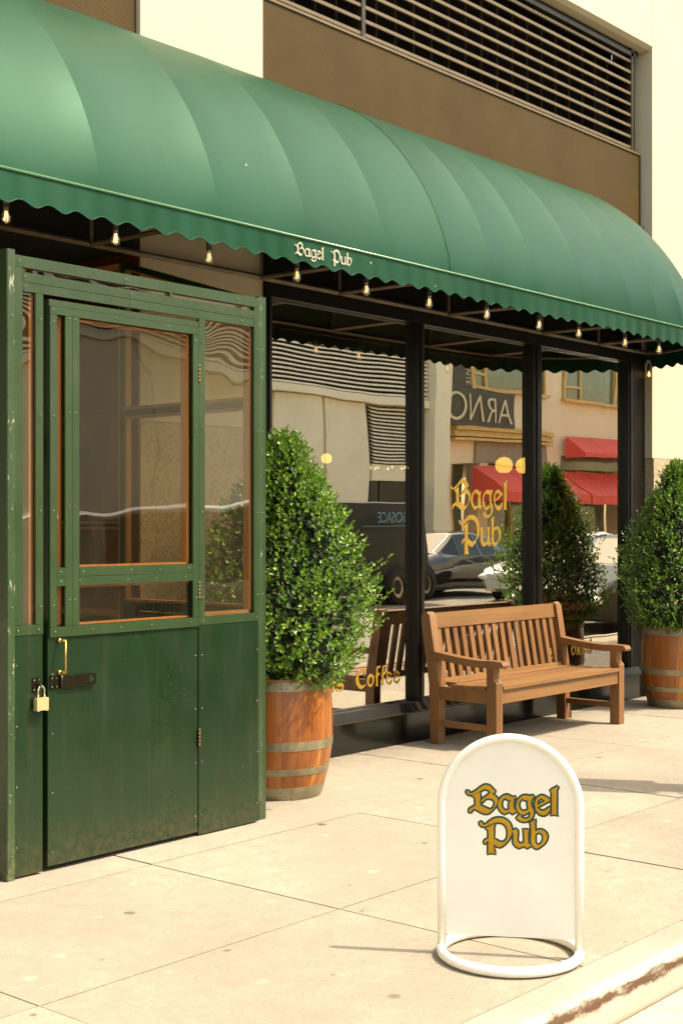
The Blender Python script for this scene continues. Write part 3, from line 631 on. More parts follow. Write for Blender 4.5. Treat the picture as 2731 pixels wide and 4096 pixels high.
# frame
def bar(n, p, q, r=.012): bm = BM(); d = (Vector(q) - Vector(p)); tube(bm, [p, q], r * 1.3, 4); return obj(n, bm, 'iron', aw)
bar('back_bar', (AX0, -.035, AZ + .005), (AX1 - .02, -.035, AZ + .005), .013)
bar('front_bar', (AX0, AY1 + .03, AZ - .012), (AXC, AY1 + .03, AZ - .012))
bm = BM(); tube(bm, [tuple(edge(AXC + 1.70 * k / 20)[0] - edge(AXC + 1.70 * k / 20)[1] * .03 + Vector((0, 0, AZ - .008))) for k in range(21)], .014, 5); obj('curved_bar', bm, 'iron', aw, True)
for x in (2.5, 3.45, 4.68, 5.97, 6.69, 7.864, 9.08, 9.936, 10.72):
    ye = AY1 + .04 if x < AXC else AY0 - (AY0 - AY1) * math.sqrt(max(.01, 1 - ((x - AXC) / (AX1 - AXC)) ** 2)) + .04
    bar('cross_arm', (x, -.04, AZ + .0), (x, min(ye, -.08), AZ - .008), .011)
    bar('upright', (x + .012, -.035, AZ), (x + .012, -.035, AZ + 1.1), .010)
    if x > AXC: continue
    bm = BM(); tube(bm, [(x, acurve(v / 14, .02)[0] + .012, acurve(v / 14, .02)[1] - .012) for v in range(15)], .012, 5); obj('hoop', bm, 'iron', aw, True)
for nm in (NAME1, [('P', .894, 0), ('u', 1.153, 0), ('b', 1.297, 0)]):
    letters(glyph_mesh(nm, 'white_ink', .312, lambda c: (5.207 + c[0], val(5.207 + c[0])[0] * .6 + AY1 * .4 - .0062 - abs(c[2]), 2.8395 + c[1]), .0015), aw)


# ---------------------------------------------------------------- string of bulbs under the valance
bulb_m = {}
def bulb(x, y, ztop, label, dim=False):
    t = thing('string_bulb', label, 'light bulb', (x, y, ztop), 'filament bulbs strung under the awning edge')
    if not bulb_m:
        bm = BM(); lathe(bm, [(.010, -.0), (.013, -.003), (.0135, -.038), (.011, -.040), (.0145, -.043), (.0145, -.050), (.012, -.052)], n=12); bulb_m['socket'] = mesh_of(bm, 'socket', 'socket', True)
        bm = BM(); lathe(bm, [(.0115, -.052), (.0125, -.062), (.0195, -.084), (.0215, -.098), (.018, -.112), (.009, -.121), (.001, -.1225)], n=14, cap=False); bulb_m['glass_bulb'] = mesh_of(bm, 'glass_bulb', 'bulb', True)
        for nm, mt in (('f1', 'filament'), ('f0', 'filament_dim')):
            bm = BM()
            for k in range(5): a = k * 1.2566; tube(bm, [(.004 * math.cos(a), .004 * math.sin(a), -.066), (.009 * math.cos(a), .009 * math.sin(a), -.105)], .0011, 4)
            bulb_m[nm] = mesh_of(bm, 'filament', mt)
    s = link('socket', bulb_m['socket'], t); link('glass_bulb', bulb_m['glass_bulb'], t); link('filament', bulb_m['f0' if dim else 'f1'], t)
BL = [(3.503, 'filament bulb over the left corner post of the green booth'), (4.096, 'brightly lit filament bulb above the booth door'), (4.68, 'filament bulb in front of the cream pier above the booth'),
      (5.313, 'filament bulb hanging beneath the first word on the valance'), (5.879, 'filament bulb hanging just right of the last word on the valance'), (6.453, 'filament bulb over the left pane, first right of the lettering gap'),
      (7.041, 'filament bulb over the right half of the left pane'), (7.635, 'filament bulb over the middle pane near the awning seam'), (8.13, 'filament bulb over the right half of the middle pane'),
      (8.761, 'filament bulb over the mullion between middle and right panes'), (9.269, 'filament bulb beside the awning end, over the right pane')]
for i, (x, l) in enumerate(BL): bulb(x, -.93, 2.842, l, i > 1)
bulb(10.755, -.06, 2.842, 'filament bulb hanging at the wall corner under the awning end')
bm = BM(); tube(bm, [(AX0, -.93, 2.90)] + [p for i, (x, l) in enumerate(BL) for p in ((x - .02, -.93, 2.872), (x, -.93, 2.842), (x + .02, -.93, 2.872), (x + .3, -.93, 2.868))][:-1] + [(10.7, -.9, 2.88), (10.74, -.5, 2.875), (10.755, -.06, 2.845)], .0035, 5)
tag(obj('light_cord', bm, 'socket', None, True), 'thin black cord carrying the bulbs behind the valance', 'cord')

# ---------------------------------------------------------------- green glazed entrance booth
bo = thing('entrance_booth', 'green panelled entrance booth with clear acrylic panes in front of the pub door', 'booth', (4.2, -1.05, 0))
F = -1.05
def fb(name, x0, x1, z0, z1, mat='trim', par=None, y0=F, y1=F + .012, bev=.0015): return box(name, (x0, x1, y0, y1, z0, z1), mat, par or bo, bev)
def pane(x0, x1, z0, z1, par=None, y=F + .018, nm='pane'):
    bm = BM(); bm.faces.new([bm.verts.new(p) for p in ((x0, y, z0), (x1, y, z0), (x1, y, z1), (x0, y, z1))]); return obj(nm, bm, 'acrylic_door' if par else 'acrylic', par or bo)
def wood(x0, x1, z0, z1, par=None): return box('wood_stop', (x0, x1, F + .022, F + .062, z0, z1), 'oak', par or bo)
# left bay
fb('corner_trim', 3.420, 3.4545, .0, 2.592, 'worn', y0=F - .006, y1=F + .02)
box('corner_trim', (3.414, 3.4195, F - .006, F + .06, 0, 2.592), 'panel', bo)  # left face in a darker green, its shade put into the colour
fb('stile', 3.456, 3.497, 1.046, 2.525); fb('stile', 3.565, 3.602, 1.046, 2.427)
fb('rail', 3.456, 4.903, 2.527, 2.574); fb('rail', 3.4985, 4.870, 2.468, 2.507); fb('rail', 3.4985, 4.870, 2.4285, 2.4665, 'trim', y0=F + .001)
pane(3.497, 4.871, 2.505, 2.529, nm='top_pane'); fb('divider', 4.315, 4.33, 2.5075, 2.5265)
wood(3.497, 4.87, 2.490, 2.505); wood(3.497, 4.87, 2.532, 2.545)
pane(3.495, 3.567, 1.03, 2.43); wood(3.545, 3.566, 1.046, 2.42)
fb('rail', 3.449, 3.602, 1.003, 1.0445)
box('lower_panel', (3.449, 3.600, F + .002, F + .04, .008, 1.0015), 'panel', bo, .002)
# fixed bay at the right
fb('stile', 4.4995, 4.537, 1.033, 2.4275); fb('stile', 4.871, 4.9035, 1.033, 2.5255)
pane(4.53, 4.875, 1.02, 2.43); wood(4.857, 4.872, 1.045, 2.42); wood(4.538, 4.855, 1.032, 1.046); wood(4.538, 4.87, 2.414, 2.427)
fb('rail', 4.4995, 4.9035, .991, 1.0315); box('lower_panel', (4.4995, 4.9035, F + .002, F + .04, .008, .9895), 'panel', bo, .002)
fb('corner_trim', 4.905, 4.942, .10, 2.577, 'worn', y0=F + .01, y1=F + .03); box('corner_trim', (4.936, 4.985, F + .031, F + .09, 0, 2.59), 'trim', bo)
# door
dr = box('door', (3.629, 4.4935, F + .004, F + .045, .022, .9845), 'panel', bo, .003)
def db(n, x0, x1, z0, z1, m='trim', y0=F - .006, y1=F + .004): return box(n, (x0, x1, y0, y1, z0, z1), m, dr, .0015)
db('rail', 3.630, 4.4935, 2.385, 2.411, y0=F - .003); db('rail', 3.634, 4.4935, 2.350, 2.3835)
db('stile', 3.634, 3.669, 1.0305, 2.3485); db('stile', 3.714, 3.7505, 1.0305, 2.3485); db('stile', 3.752, 3.789, 1.0305, 2.3485); db('stile', 4.457, 4.4925, 1.0305, 2.3485)
db('rail', 3.7905, 4.4555, 1.2405, 1.279); db('rail', 3.7905, 4.4555, 1.201, 1.239); db('rail', 3.634, 4.4925, .986, 1.029)
db('rail', 3.670, 3.713, 1.2405, 1.279); db('rail', 3.670, 3.713, 1.201, 1.239)
pane(3.78, 4.462, 1.272, 2.355, dr); pane(3.78, 4.462, 1.02, 1.208, dr); pane(3.664, 3.72, 1.02, 2.355, dr)
wood(3.695, 3.7135, 1.035, 2.345, dr); wood(4.440, 4.456, 1.282, 2.345, dr); wood(3.79, 4.438, 2.336, 2.349, dr); wood(3.79, 4.455, 1.279, 1.287, dr); wood(3.79, 4.455, 1.030, 1.037, dr); wood(3.79, 4.455, 1.190, 1.2005, dr)
box('edge_board', (3.629, 3.634, F + .0045, F + .045, .9855, 2.411), 'panel', dr); box('edge_board', (3.6345, 3.664, F + .0225, F + .045, .9855, 2.349), 'panel', dr); box('edge_board', (4.463, 4.4925, F + .0225, F + .045, .9855, 2.349), 'panel', dr); box('edge_board', (3.635, 4.4925, F + .0225, F + .045, 2.3505, 2.410), 'panel', dr)
bm = BM()
tube(bm, [(3.683, F - .046, .835), (3.683, F - .046, .971)], .0042, 10); tube(bm, [(3.683, F - .046, .971), (3.683, F - .02, .971), (3.683, F + .004, .971)], .0045, 8); tube(bm, [(3.683, F - .046, .837), (3.683, F - .02, .837), (3.683, F + .004, .837)], .0045, 8)
obj('handle', bm, 'brass', dr, True)
for z in (.971, .837):
    bm = BM(); bmesh.ops.create_uvsphere(bm, u_segments=12, v_segments=8, radius=.0095); obj('handle_knob', bm, 'brass', dr, True, xf=lambda c, z=z: (c[0] + 3.683, c[1] * .8 + F - .007, c[2] + z))
box('hasp_plate', (3.6365, 3.690, F - .0005, F + .003, .766, .823), 'hasp', dr, .001)
bm = BM(); pts = [(3.694, .769), (3.868, .769), (3.876, .777), (3.876, .812), (3.868, .820), (3.694, .820)]; prism(bm, pts, along_y, F - .012, F - .008); obj('hasp_strap', bm, 'hasp', dr, False, .0008)
bm = BM(); lathe(bm, [(.0135, 0), (.0135, .001)], n=18); obj('hasp_eye', bm, 'panel', dr, xf=lambda c: (3.847 + c[0], F - .0125 - c[2], .795 + c[1]))
bm = BM(); tube(bm, [(3.692, F - .008, .768), (3.692, F - .008, .824)], .0062, 10); obj('hasp_knuckle', bm, 'hasp', dr, True)
bm = BM()
for x in (3.648, 3.672):
    for z in (.776, .812): lathe(bm, [(.0036, 0), (.0030, .002), (.001, .003)], (x, z, 0), 8)
obj('rivet', bm, 'screw', dr, True, xf=lambda c: (c[0], F - .0006 - c[2], c[1]))
for z in (2.167, 1.153, .463): 
    bm = BM()
    for k in range(5): lathe(bm, [(.0052, 0), (.0052, .0165)], (4.4965, F - .006, z - .042 + .0172 * k), 8)
    obj('hinge', bm, 'hinge', dr, True)
# staple on the left bay
box('staple_plate', (3.546, 3.589, F - .002, F + .001, .762, .822), 'hasp', bo, .001)
bm = BM(); tube(bm, [(3.569, F + .0, .797), (3.569, F - .022, .797), (3.569, F - .028, .790), (3.569, F - .022, .783), (3.569, F, .783)], .0036, 8); obj('staple_loop', bm, 'hasp', bo, True)
bm = BM()
for x in (3.554, 3.581):
    for z in (.772, .812): lathe(bm, [(.0036, 0), (.0030, .002), (.001, .003)], (x, z, 0), 8)
obj('rivet', bm, 'screw', bo, True, xf=lambda c: (c[0], F - .002 - c[2], c[1]))
# padlock hanging from the staple
pk = thing('padlock', 'small brass padlock with steel shackle hanging from the booth staple', 'padlock', (3.574, F - .02, .69))
bm = BM(); prism(bm, [(3.545, .690), (3.549, .686), (3.556, .686), (3.556, .689), (3.590, .689), (3.590, .686), (3.600, .686), (3.603, .690), (3.603, .741), (3.545, .741)], along_y, F - .036, F - .012); obj('lock_body', bm, 'padlock', pk, 'auto', .0012)
bm = BM()
for k in range(9): bx(bm, 3.5442, 3.5452, F - .035, F - .013, .693 + k * .0052, .6955 + k * .0052)
obj('ribbed_side', bm, 'padlock', pk)
bm = BM(); tube(bm, [(3.558, F - .024, .74), (3.558, F - .024, .772)] + [(3.574 - .016 * math.cos(a * math.pi / 8), F - .024, .772 + .0165 * math.sin(a * math.pi / 8)) for a in range(1, 8)] + [(3.590, F - .024, .772), (3.590, F - .024, .74)], .0036, 8); obj('shackle', bm, 'steel', pk, True)
# screws: small, many
bm = BM(); scr = []
for x in (3.476, 4.05, 4.75): scr += [(x, 2.55), (x + .03, 2.488), (x + .03, 2.447)]
for z in (1.12, 1.52, 1.92, 2.32): scr += [(3.440, z), (3.652, z), (3.736, z + .02), (3.766, z + .02), (4.474, z), (4.518, z), (4.887, z), (4.922, z), (3.585, z)]
for z in (.1, .35, .6, .85): scr += [(3.437, z), (3.463, z + .03), (4.470, z), (4.885, z), (3.645, z - .02), (4.512, z)]
for x in (3.66, 3.86, 4.02, 4.2, 4.44): scr += [(x, 1.008)]
for x in (3.81, 4.08, 4.25, 4.43): scr += [(x, 1.26), (x - .02, 1.22)]
scr += [(3.47, 1.024), (3.575, 1.024), (3.69, 1.26), (3.69, 1.22), (4.52, 1.01), (4.88, 1.01), (3.65, 2.368), (4.0, 2.368), (4.3, 2.368)]
for x, z in scr: lathe(bm, [(.0042, 0), (.0036, .002), (.0012, .003)], (x, z, 0), 7)
o = obj('screw_head', bm, 'screw', bo, True, xf=lambda c: (c[0], F - .0062 - c[2], c[1])); o['kind'] = 'stuff'
# right side
X1 = 4.98
def side(n, d, mat='trim', x0=None, x1=None): return box(n, (x0 or X1 - .035, x1 or X1, d[0], d[1], d[2], d[3]), mat, bo)
def quad(n, pts, mat): bm = BM(); bm.faces.new([bm.verts.new(p) for p in pts]); return obj(n, bm, mat, bo)
side('lower_panel', (-.955, -.002, .01, .995), 'panel'); side('rail', (-.955, -.002, 1.0, 1.048)); side('rail', (-.955, -.002, 2.048, 2.084))
side('wood_stop', (-.955, -.002, 1.049, 1.062), 'oak'); side('wood_stop', (-.955, -.002, 2.034, 2.047), 'oak'); side('wood_stop', (-.955, -.002, 2.085, 2.10), 'oak')
side('stile', (.0, .035, .01, 2.885)); side('wood_stop', (-.016, -.001, 1.063, 2.033), 'oak', X1 - .033); side('wood_stop', (-.016, -.001, 2.101, 2.84), 'oak', X1 - .033); side('wood_stop', (.036, .052, .01, 2.85), 'oak', X1 - .033)
bm = BM(); prism(bm, [(-.955, 2.56), (-.955, 2.592), (-.001, 2.885), (-.001, 2.853)], along_x, X1 - .04, X1 + .004); obj('top_rail', bm, 'panel', bo)
bm = BM(); prism(bm, [(-.955, 2.545), (-.955, 2.559), (-.017, 2.852), (-.017, 2.838)], along_x, X1 - .033, X1); obj('wood_stop', bm, 'oak', bo)
quad('side_pane', [(X1 - .015, -.955, 1.05), (X1 - .015, 0, 1.05), (X1 - .015, 0, 2.05), (X1 - .015, -.955, 2.05)], 'acrylic')
quad('side_pane', [(X1 - .015, -.955, 2.09), (X1 - .015, 0, 2.09), (X1 - .015, 0, 2.86), (X1 - .015, -.955, 2.57)], 'acrylic')
for z0, z1, mt in ((.01, .96, 'panel'), (.96, .997, 'oak'), (1.437, 1.45, 'oak'), (1.451, 1.468, 'trim'), (1.469, 1.482, 'oak'), (2.853, 2.885, 'oak')): side('rail' if mt != 'oak' else 'wood_stop', (.053, .90, z0, z1 - .0005), mt)
quad('side_pane', [(X1 - .015, .05, .99), (X1 - .015, .9, .99), (X1 - .015, .9, 2.86), (X1 - .015, .05, 2.86)], 'acrylic')
# left side
X0 = 3.42
for n, d, mt in (('lower_panel', (-.985, -.002, .01, .998), 'panel'), ('rail', (-.985, -.002, 1.0, 1.05), 'trim'), ('rail', (-.92, -.002, 2.545, 2.59), 'panel'), ('stile', (-.985, -.922, 1.051, 2.59), 'panel'), ('stile', (-.06, -.002, 1.051, 2.544), 'trim'), ('rail', (-.92, -.062, 1.78, 1.83), 'panel'), ('wood_stop', (-.92, -.062, 2.53, 2.544), 'oak'), ('wood_stop', (-.92, -.062, 1.831, 1.845), 'oak'), ('wood_stop', (-.92, -.062, 1.766, 1.779), 'oak')):
    box(n, (X0 - .004, X0 + .03, *d), mt, bo)
quad('side_pane', [(X0 + .012, -.93, 1.04), (X0 + .012, -.05, 1.04), (X0 + .012, -.05, 2.55), (X0 + .012, -.93, 2.55)], 'acrylic')

# ---------------------------------------------------------------- barrel planters and shrubs
def brad(z):
    t = (z - .36) / .36
    return .292 - .066 * t * t if t < 0 else .292 - .030 * t * t
def barrel(x, y, label):
    t = thing('barrel_planter', label, 'planter', (x, y, 0), 'oak barrel planters by the shopfront'); C = Vector((x, y, 0))
    n = 22
    bm = BM(); zs = [0, .08, .16, .24, .32, .4, .48, .56, .645]; da = math.pi / n * .985
    vo = []
    for z in zs:
        r = brad(z); vo.append([bm.verts.new((rr * math.cos(a), rr * math.sin(a), z)) for a, rr in ((-da, r - .022), (-da, r), (-da * .4, r + .0012), (da * .4, r + .0012), (da, r), (da, r - .022))])
    for a, b in zip(vo, vo[1:]):
        for k in range(6): bm.faces.new((a[k], a[(k + 1) % 6], b[(k + 1) % 6], b[k]))
    bm.faces.new(vo[0][::-1]); bm.faces.new(vo[-1])
    me = mesh_of(bm, 'stave', 'stave', 'auto')
    for k in range(n):
        o = link('stave', me, t, (0, 0, rnd.uniform(-.001, .002))); o.rotation_euler = (0, 0, 2 * math.pi * k / n + .1)
    for z0, z1 in ((.582, .630), (.268, .316), (.136, .172), (.002, .070)):
        bm = BM(); lathe(bm, [(brad(z0) + .0025, z0), (brad((z0 + z1) / 2) + .0035, (z0 + z1) / 2), (brad(z1) + .0025, z1), (brad(z1) - .002, z1), (brad(z0) - .002, z0)], n=56, cap=False)
        h = link('hoop', mesh_of(bm, 'hoop', 'hoop', 'auto'), t)
        a = -2.35 + rnd.uniform(-.1, .1); bm = BM()
        for zz in (.3, .7):
            for da_ in (-.05, .05):
                z = z0 + (z1 - z0) * zz; r = brad(z) + .003; lathe(bm, [(.004, -.001), (.003, .003), (.001, .004)], (r * math.cos(a + da_), r * math.sin(a + da_), z), 6)
        link('rivet', mesh_of(bm, 'rivet', 'screw', True), h)
    bm = BM(); lathe(bm, [(.01, .60), (.12, .607), (.2, .598), (.25, .60)], n=24, cap=False)
    for v in bm.verts: v.co.z += rnd.uniform(-.01, .012)
    link('soil', mesh_of(bm, 'soil', 'soil', True), t)
    return t
b1 = barrel(5.52, -.61, 'oak barrel planter with galvanised hoops beside the green booth')
b2 = copy_tree(b1, (10.28, -.57, 0), 'oak barrel planter with galvanised hoops beyond the bench at the granite wall')
b2.rotation_euler = (0, 0, 1.3)

def bush_mesh(seed):
    q = random.Random(seed); V, Fc = [], []; V2, F2 = [], []; tw = BM()
    prof = [(0, .26), (.06, .38), (.14, .47), (.28, .50), (.42, .475), (.55, .42), (.68, .34), (.80, .245), (.90, .15), (.97, .075), (1, .03)]
    def rad(t, a):
        for (t0, r0), (t1, r1) in zip(prof, prof[1:]):
            if t <= t1: r = r0 + (r1 - r0) * (t - t0) / (t1 - t0); break
        else: r = .02
        return r * (1 + .11 * math.sin(3 * a + 9 * t) + .08 * math.sin(7 * a - 13 * t + 2) + .05 * math.sin(11 * a + 23 * t))
    def leaf(p, d, up, L, W, V, Fc):
        s = d.cross(up)
        if s.length < 1e-4: s = Vector((1, 0, 0))
        s.normalize(); nn = s.cross(d).normalized(); i = len(V)
        V.extend([p, p + d * L * .45 + s * W - nn * 0 + nn * W * .35, p + d * L, p + d * L * .45 - s * W + nn * W * .35, p + d * L * .5])
        Fc.extend([(i, i + 4, i + 1), (i + 4, i + 2, i + 1), (i, i + 3, i + 4), (i + 4, i + 3, i + 2)])
    def rv(): return Vector((q.gauss(0, 1), q.gauss(0, 1), q.gauss(0, 1)))
    n = 2500
    for k in range(n):
        t = q.random() ** 1.12; a = q.random() * 2 * math.pi; depth = q.random() ** 2.4
        r = rad(t, a) * (1 - .33 * depth) * (1 + .09 * math.sin(17 * a + 31 * t) * math.sin(29 * t - 8 * a))
        if q.random() < .15: r *= q.uniform(1.04, 1.17)
        z = .60 + 1.34 * t + (q.uniform(0, .05) if t > .9 else 0)
        base = Vector((r * math.cos(a), r * math.sin(a), z))
        outw = Vector((math.cos(a), math.sin(a), .35 + 1.2 * t ** 2)).normalized()
        d = (outw + .45 * rv() + Vector((0, 0, .25))).normalized(); Ls = q.uniform(.045, .095); tip = base + d * Ls * .5; root = tip - d * Ls
        if k % 3 == 0: tube(tw, [root - d * .03, tip], .0011, 3)
        nl = int(Ls / .0112)
        for j in range(nl):
            f = j / max(1, nl - 1); p = root + d * Ls * f; ph = j * 2.1 + q.random()
            s = d.orthogonal().normalized(); s2 = d.cross(s)
            side = (s * math.cos(ph) + s2 * math.sin(ph)); ld = (side * (1.05 - .75 * f) + d * (.45 + .7 * f) + .15 * rv()).normalized()
            leaf(p, ld, d, q.uniform(.020, .034), q.uniform(.0072, .0108), V, Fc)
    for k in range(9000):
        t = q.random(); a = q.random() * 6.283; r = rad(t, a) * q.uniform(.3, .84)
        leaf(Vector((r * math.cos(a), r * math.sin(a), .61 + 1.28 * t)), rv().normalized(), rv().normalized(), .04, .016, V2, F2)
    for k in range(7):
        a = k * .9; tube(tw, [(.03 * math.cos(a), .03 * math.sin(a), .58), (.07 * math.cos(a), .07 * math.sin(a), .8), (.16 * math.cos(a), .16 * math.sin(a), 1.15), (.12 * math.cos(a + .3), .12 * math.sin(a + .3), 1.5)], [.012, .010, .007, .003], 6)
    r = []
    for nm, v, f, m in (('foliage', V, Fc, 'leaf'), ('inner_foliage', V2, F2, 'leaf_in')):
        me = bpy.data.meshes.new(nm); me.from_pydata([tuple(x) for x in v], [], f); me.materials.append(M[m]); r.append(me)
    r.append(mesh_of(tw, 'stem', 'twig', True)); return r
def bush(x, y, label, meshes, rz, sc=(1, 1, 1)):
    t = thing('boxwood_shrub', label, 'shrub', (x, y, 0), 'boxwood shrubs in barrel planters'); t.rotation_euler = (0, 0, rz); t.scale = sc
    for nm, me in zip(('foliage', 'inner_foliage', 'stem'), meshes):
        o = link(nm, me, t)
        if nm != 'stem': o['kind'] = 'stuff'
bush(5.545, -.63, 'dense cone shaped boxwood growing in the barrel beside the green booth', bush_mesh(3), 0, (.93, .93, .985))
TREE_MESH = bush_mesh(8)
bush(10.28, -.57, 'dense boxwood growing in the barrel beyond the bench, cut by the picture edge', TREE_MESH, 1.0, (.88, .88, .99))

# ---------------------------------------------------------------- bench
be = thing('garden_bench', 'caramel wooden slatted bench under the shop window', 'bench', (8.25, -.45, 0))
BX0, BX1 = 7.42, 9.085
lean = lambda z: -.245 + max(0, z - .40) * .17
def bb(n, d, mat='bench', bev=.004): return box(n, d, mat, be, bev)
for x in (BX0, BX1 - .072):
    bm = BM(); prism(bm, [(-.285, 0), (-.215, 0), (-.205, .40), (lean(.86) + .03, .845), (lean(.86) + .012, .872), (lean(.86) - .018, .878), (lean(.86) - .042, .855), (-.285, .40)], along_x, x, x + .072); obj('back_post', bm, 'bench_y', be, 'auto', .006)
    bm = BM(); prism(bm, [(-.745, 0), (-.668, 0), (-.668, .552), (-.722, .552), (-.722, .46), (-.745, .435)], along_x, x, x + .072); obj('front_leg', bm, 'bench_y', be, 'auto', .005)
    yy = [(-.215 - .585 * k / 10) for k in range(11)]; top = [.622 - .045 * math.sin(min(1, k / 8) * math.pi / 2) + (.004 if k > 7 else 0) for k in range(11)]
    pts = list(zip(yy, top)); pts[-1] = (-.80, .555); pts.insert(10, (-.785, .577)); pts += [(-.795, .54)] + [(y, z - .047) for y, z in list(zip(yy, top))[8::-1]]
    bm = BM(); prism(bm, pts, along_x, x - .004, x + .076); obj('armrest', bm, 'bench_y', be, 'auto', .008)
    bb('side_rail', (x + .012, x + .05, -.667, -.287, .298, .385), 'bench_y'); bb('stretcher', (x + .018, x + .05, -.667, -.286, .118, .158), 'bench_y')
bb('front_apron', (BX0 + .073, BX1 - .073, -.735, -.705, .300, .3905))
XA, XB = BX0 + .073, BX1 - .073
bm = BM(); prism(bm, [(lean(.77) - .018, .765), (lean(.77) + .018, .765), (lean(.86) + .018, .862), (lean(.86) - .018, .868)], along_x, XA, XB); obj('top_rail', bm, 'bench', be, 'auto', .005)
bm = BM(); prism(bm, [(-.268, .395), (-.232, .395), (-.228, .43), (-.264, .43)], along_x, XA, XB); obj('lower_rail', bm, 'bench', be, 'auto', .004)
bm = BM(); prism(bm, [(lean(.43) - .010, .4305), (lean(.43) + .010, .4305), (lean(.77) + .010, .764), (lean(.77) - .010, .764)], along_x, 0, .047); me = mesh_of(bm, 'back_slat', 'bench_y', 'auto', .003, None, Vector((0, -.45, 0)))
for k in range(16): link('back_slat', me, be, (XA + .028 + k * (XB - XA - .103) / 15 - 8.25, 0, 0))
dip = [.402, .396, .391, .394, .405]
for k in range(5):
    y0 = -.752 + k * .094; z = dip[4 - k] if False else [.394, .389, .385, .385, .391][k]
    bb('seat_slat', (BX0 + (.0 if k > 0 and False else .076), BX1 - .076, y0, y0 + .0895, z - .002, z + .02), 'bench', .0035)
for x in (BX0, BX1):
    for k in range(1, 4):
        y0 = -.655 + (k - 1) * .094; s = .074; xa = x + .002 if x == BX0 else x - .002 - s
        bb('seat_slat_end', (xa, xa + s, y0, y0 + .086, [.389, .385, .385][k - 1] - .002, [.389, .385, .385][k - 1] + .02), 'bench', .004)
bm = BM()
for x in (BX0 + .036, BX1 - .036):
    for z in (.345, .32): bx(bm, x - .003, x + .003, -.7462, -.7448, z, z + .006)
for x in (7.75, 8.25, 8.72):
    for z in (.32, .372): bx(bm, x - .003, x + .003, -.7362, -.7348, z, z + .006)
obj('bolt_hole', bm, 'far_dark', be)['kind'] = 'stuff'
t = box('paper_scrap', (9.09, 9.094, -.30, -.262, .001, .05), 'paper'); tag(t, 'scrap of pale paper stuck at the foot of the far rear bench leg', 'paper')

# ---------------------------------------------------------------- swing sign on the pavement
SL, SR = Vector((3.807, -2.945, 0)), Vector((4.063, -3.367, 0)); SU = (SR - SL).normalized(); SN = Vector((SU.y, -SU.x, 0)); SW = (SR - SL).length
if SN.y > 0: SN = -SN
sp = lambda u, z, n=0.: tuple(SL + SU * u + SN * n + Vector((0, 0, z)))
sg = thing('pavement_sign', 'white arched pavement sign with amber and green blackletter name', 'sign', tuple((SL + SR) / 2))
cu_, ra = SW / 2, SW / 2 - .0155
arc = [sp(cu_ - ra, .03), sp(cu_ - ra, .30)] + [sp(cu_ - ra * math.cos(math.pi * k / 32), .5075 + ra * math.sin(math.pi * k / 32)) for k in range(33)] + [sp(cu_ + ra, .30), sp(cu_ + ra, .03)]
bm = BM(); tube(bm, arc, .0150, 14); obj('arch_tube', bm, 'white_tube', sg, True)
bm = BM(); tube(bm, [sp(cu_ + ra * math.cos(2 * math.pi * k / 56), .0185, ra * math.sin(2 * math.pi * k / 56)) for k in range(56)], .0175, 14, True); obj('base_ring', bm, 'white_tube', sg, True)
rp = ra - .008
pp = [(cu_ - rp, .066), (cu_ + rp, .066)] + [(cu_ + rp * math.cos(math.pi * k / 40), .5075 + rp * math.sin(math.pi * k / 40)) for k in range(41)]
bm = BM(); prism(bm, pp, lambda p, q, t: sp(p, q, t), -.004, .004); obj('panel', bm, 'white', sg)
bm = BM(); rr = rp - .004; tube(bm, [sp(cu_ - rr, .068, .004)] + [sp(cu_ - rr * math.cos(math.pi * k / 40), .5075 + rr * math.sin(math.pi * k / 40), .004) for k in range(41)] + [sp(cu_ + rr, .068, .004)], .0025, 6); obj('bead', bm, 'white_tube', sg, True)
ks = .421
for mt, gw, dn in (('sign_green', .0072, .0044), ('sign_gold', .0005, .0052)):
    for nm in (NAME1, NAME2):
        f = lambda c: sp(.100 + c[0], .482 + c[1], dn + c[2])
        o = letters(glyph_mesh(nm, mt, ks, f, .0004), sg); o2 = letters(glyph_mesh(nm, mt, ks, f, grow=gw, flat=.05, fill=False), sg)
        o['label'] = {'sign_green': 'green outline of the name', 'sign_gold': 'amber face of the name'}[mt]

# a few fallen leaves and crumbs on the slabs
bm = BM()
for k in range(46):
    c0 = rnd.choice(((5.7, -.75, .5), (10.0, -.7, .5), (4.4, -2.6, 1.2), (7.0, -.3, .9))); x, y = c0[0] + rnd.gauss(0, c0[2] * .5), min(-.12, c0[1] + rnd.gauss(0, c0[2] * .35)); a = rnd.random() * 6.28; L = rnd.uniform(.006, .012); Wd = L * .4
    if 3.3 < x < 5.1 and y > -1.15: continue
    ca, sa = math.cos(a), math.sin(a); v = [bm.verts.new((x + ca * p - sa * q, y + sa * p + ca * q, .003 + z)) for p, q, z in ((-L, 0, .001), (0, -Wd, 0), (L, 0, .003), (0, Wd, 0))]; bm.faces.new(v)
tag(obj('leaf_litter', bm, 'leaf'), 'tiny fallen green leaves scattered on the pavement', 'leaves', None, 'stuff')

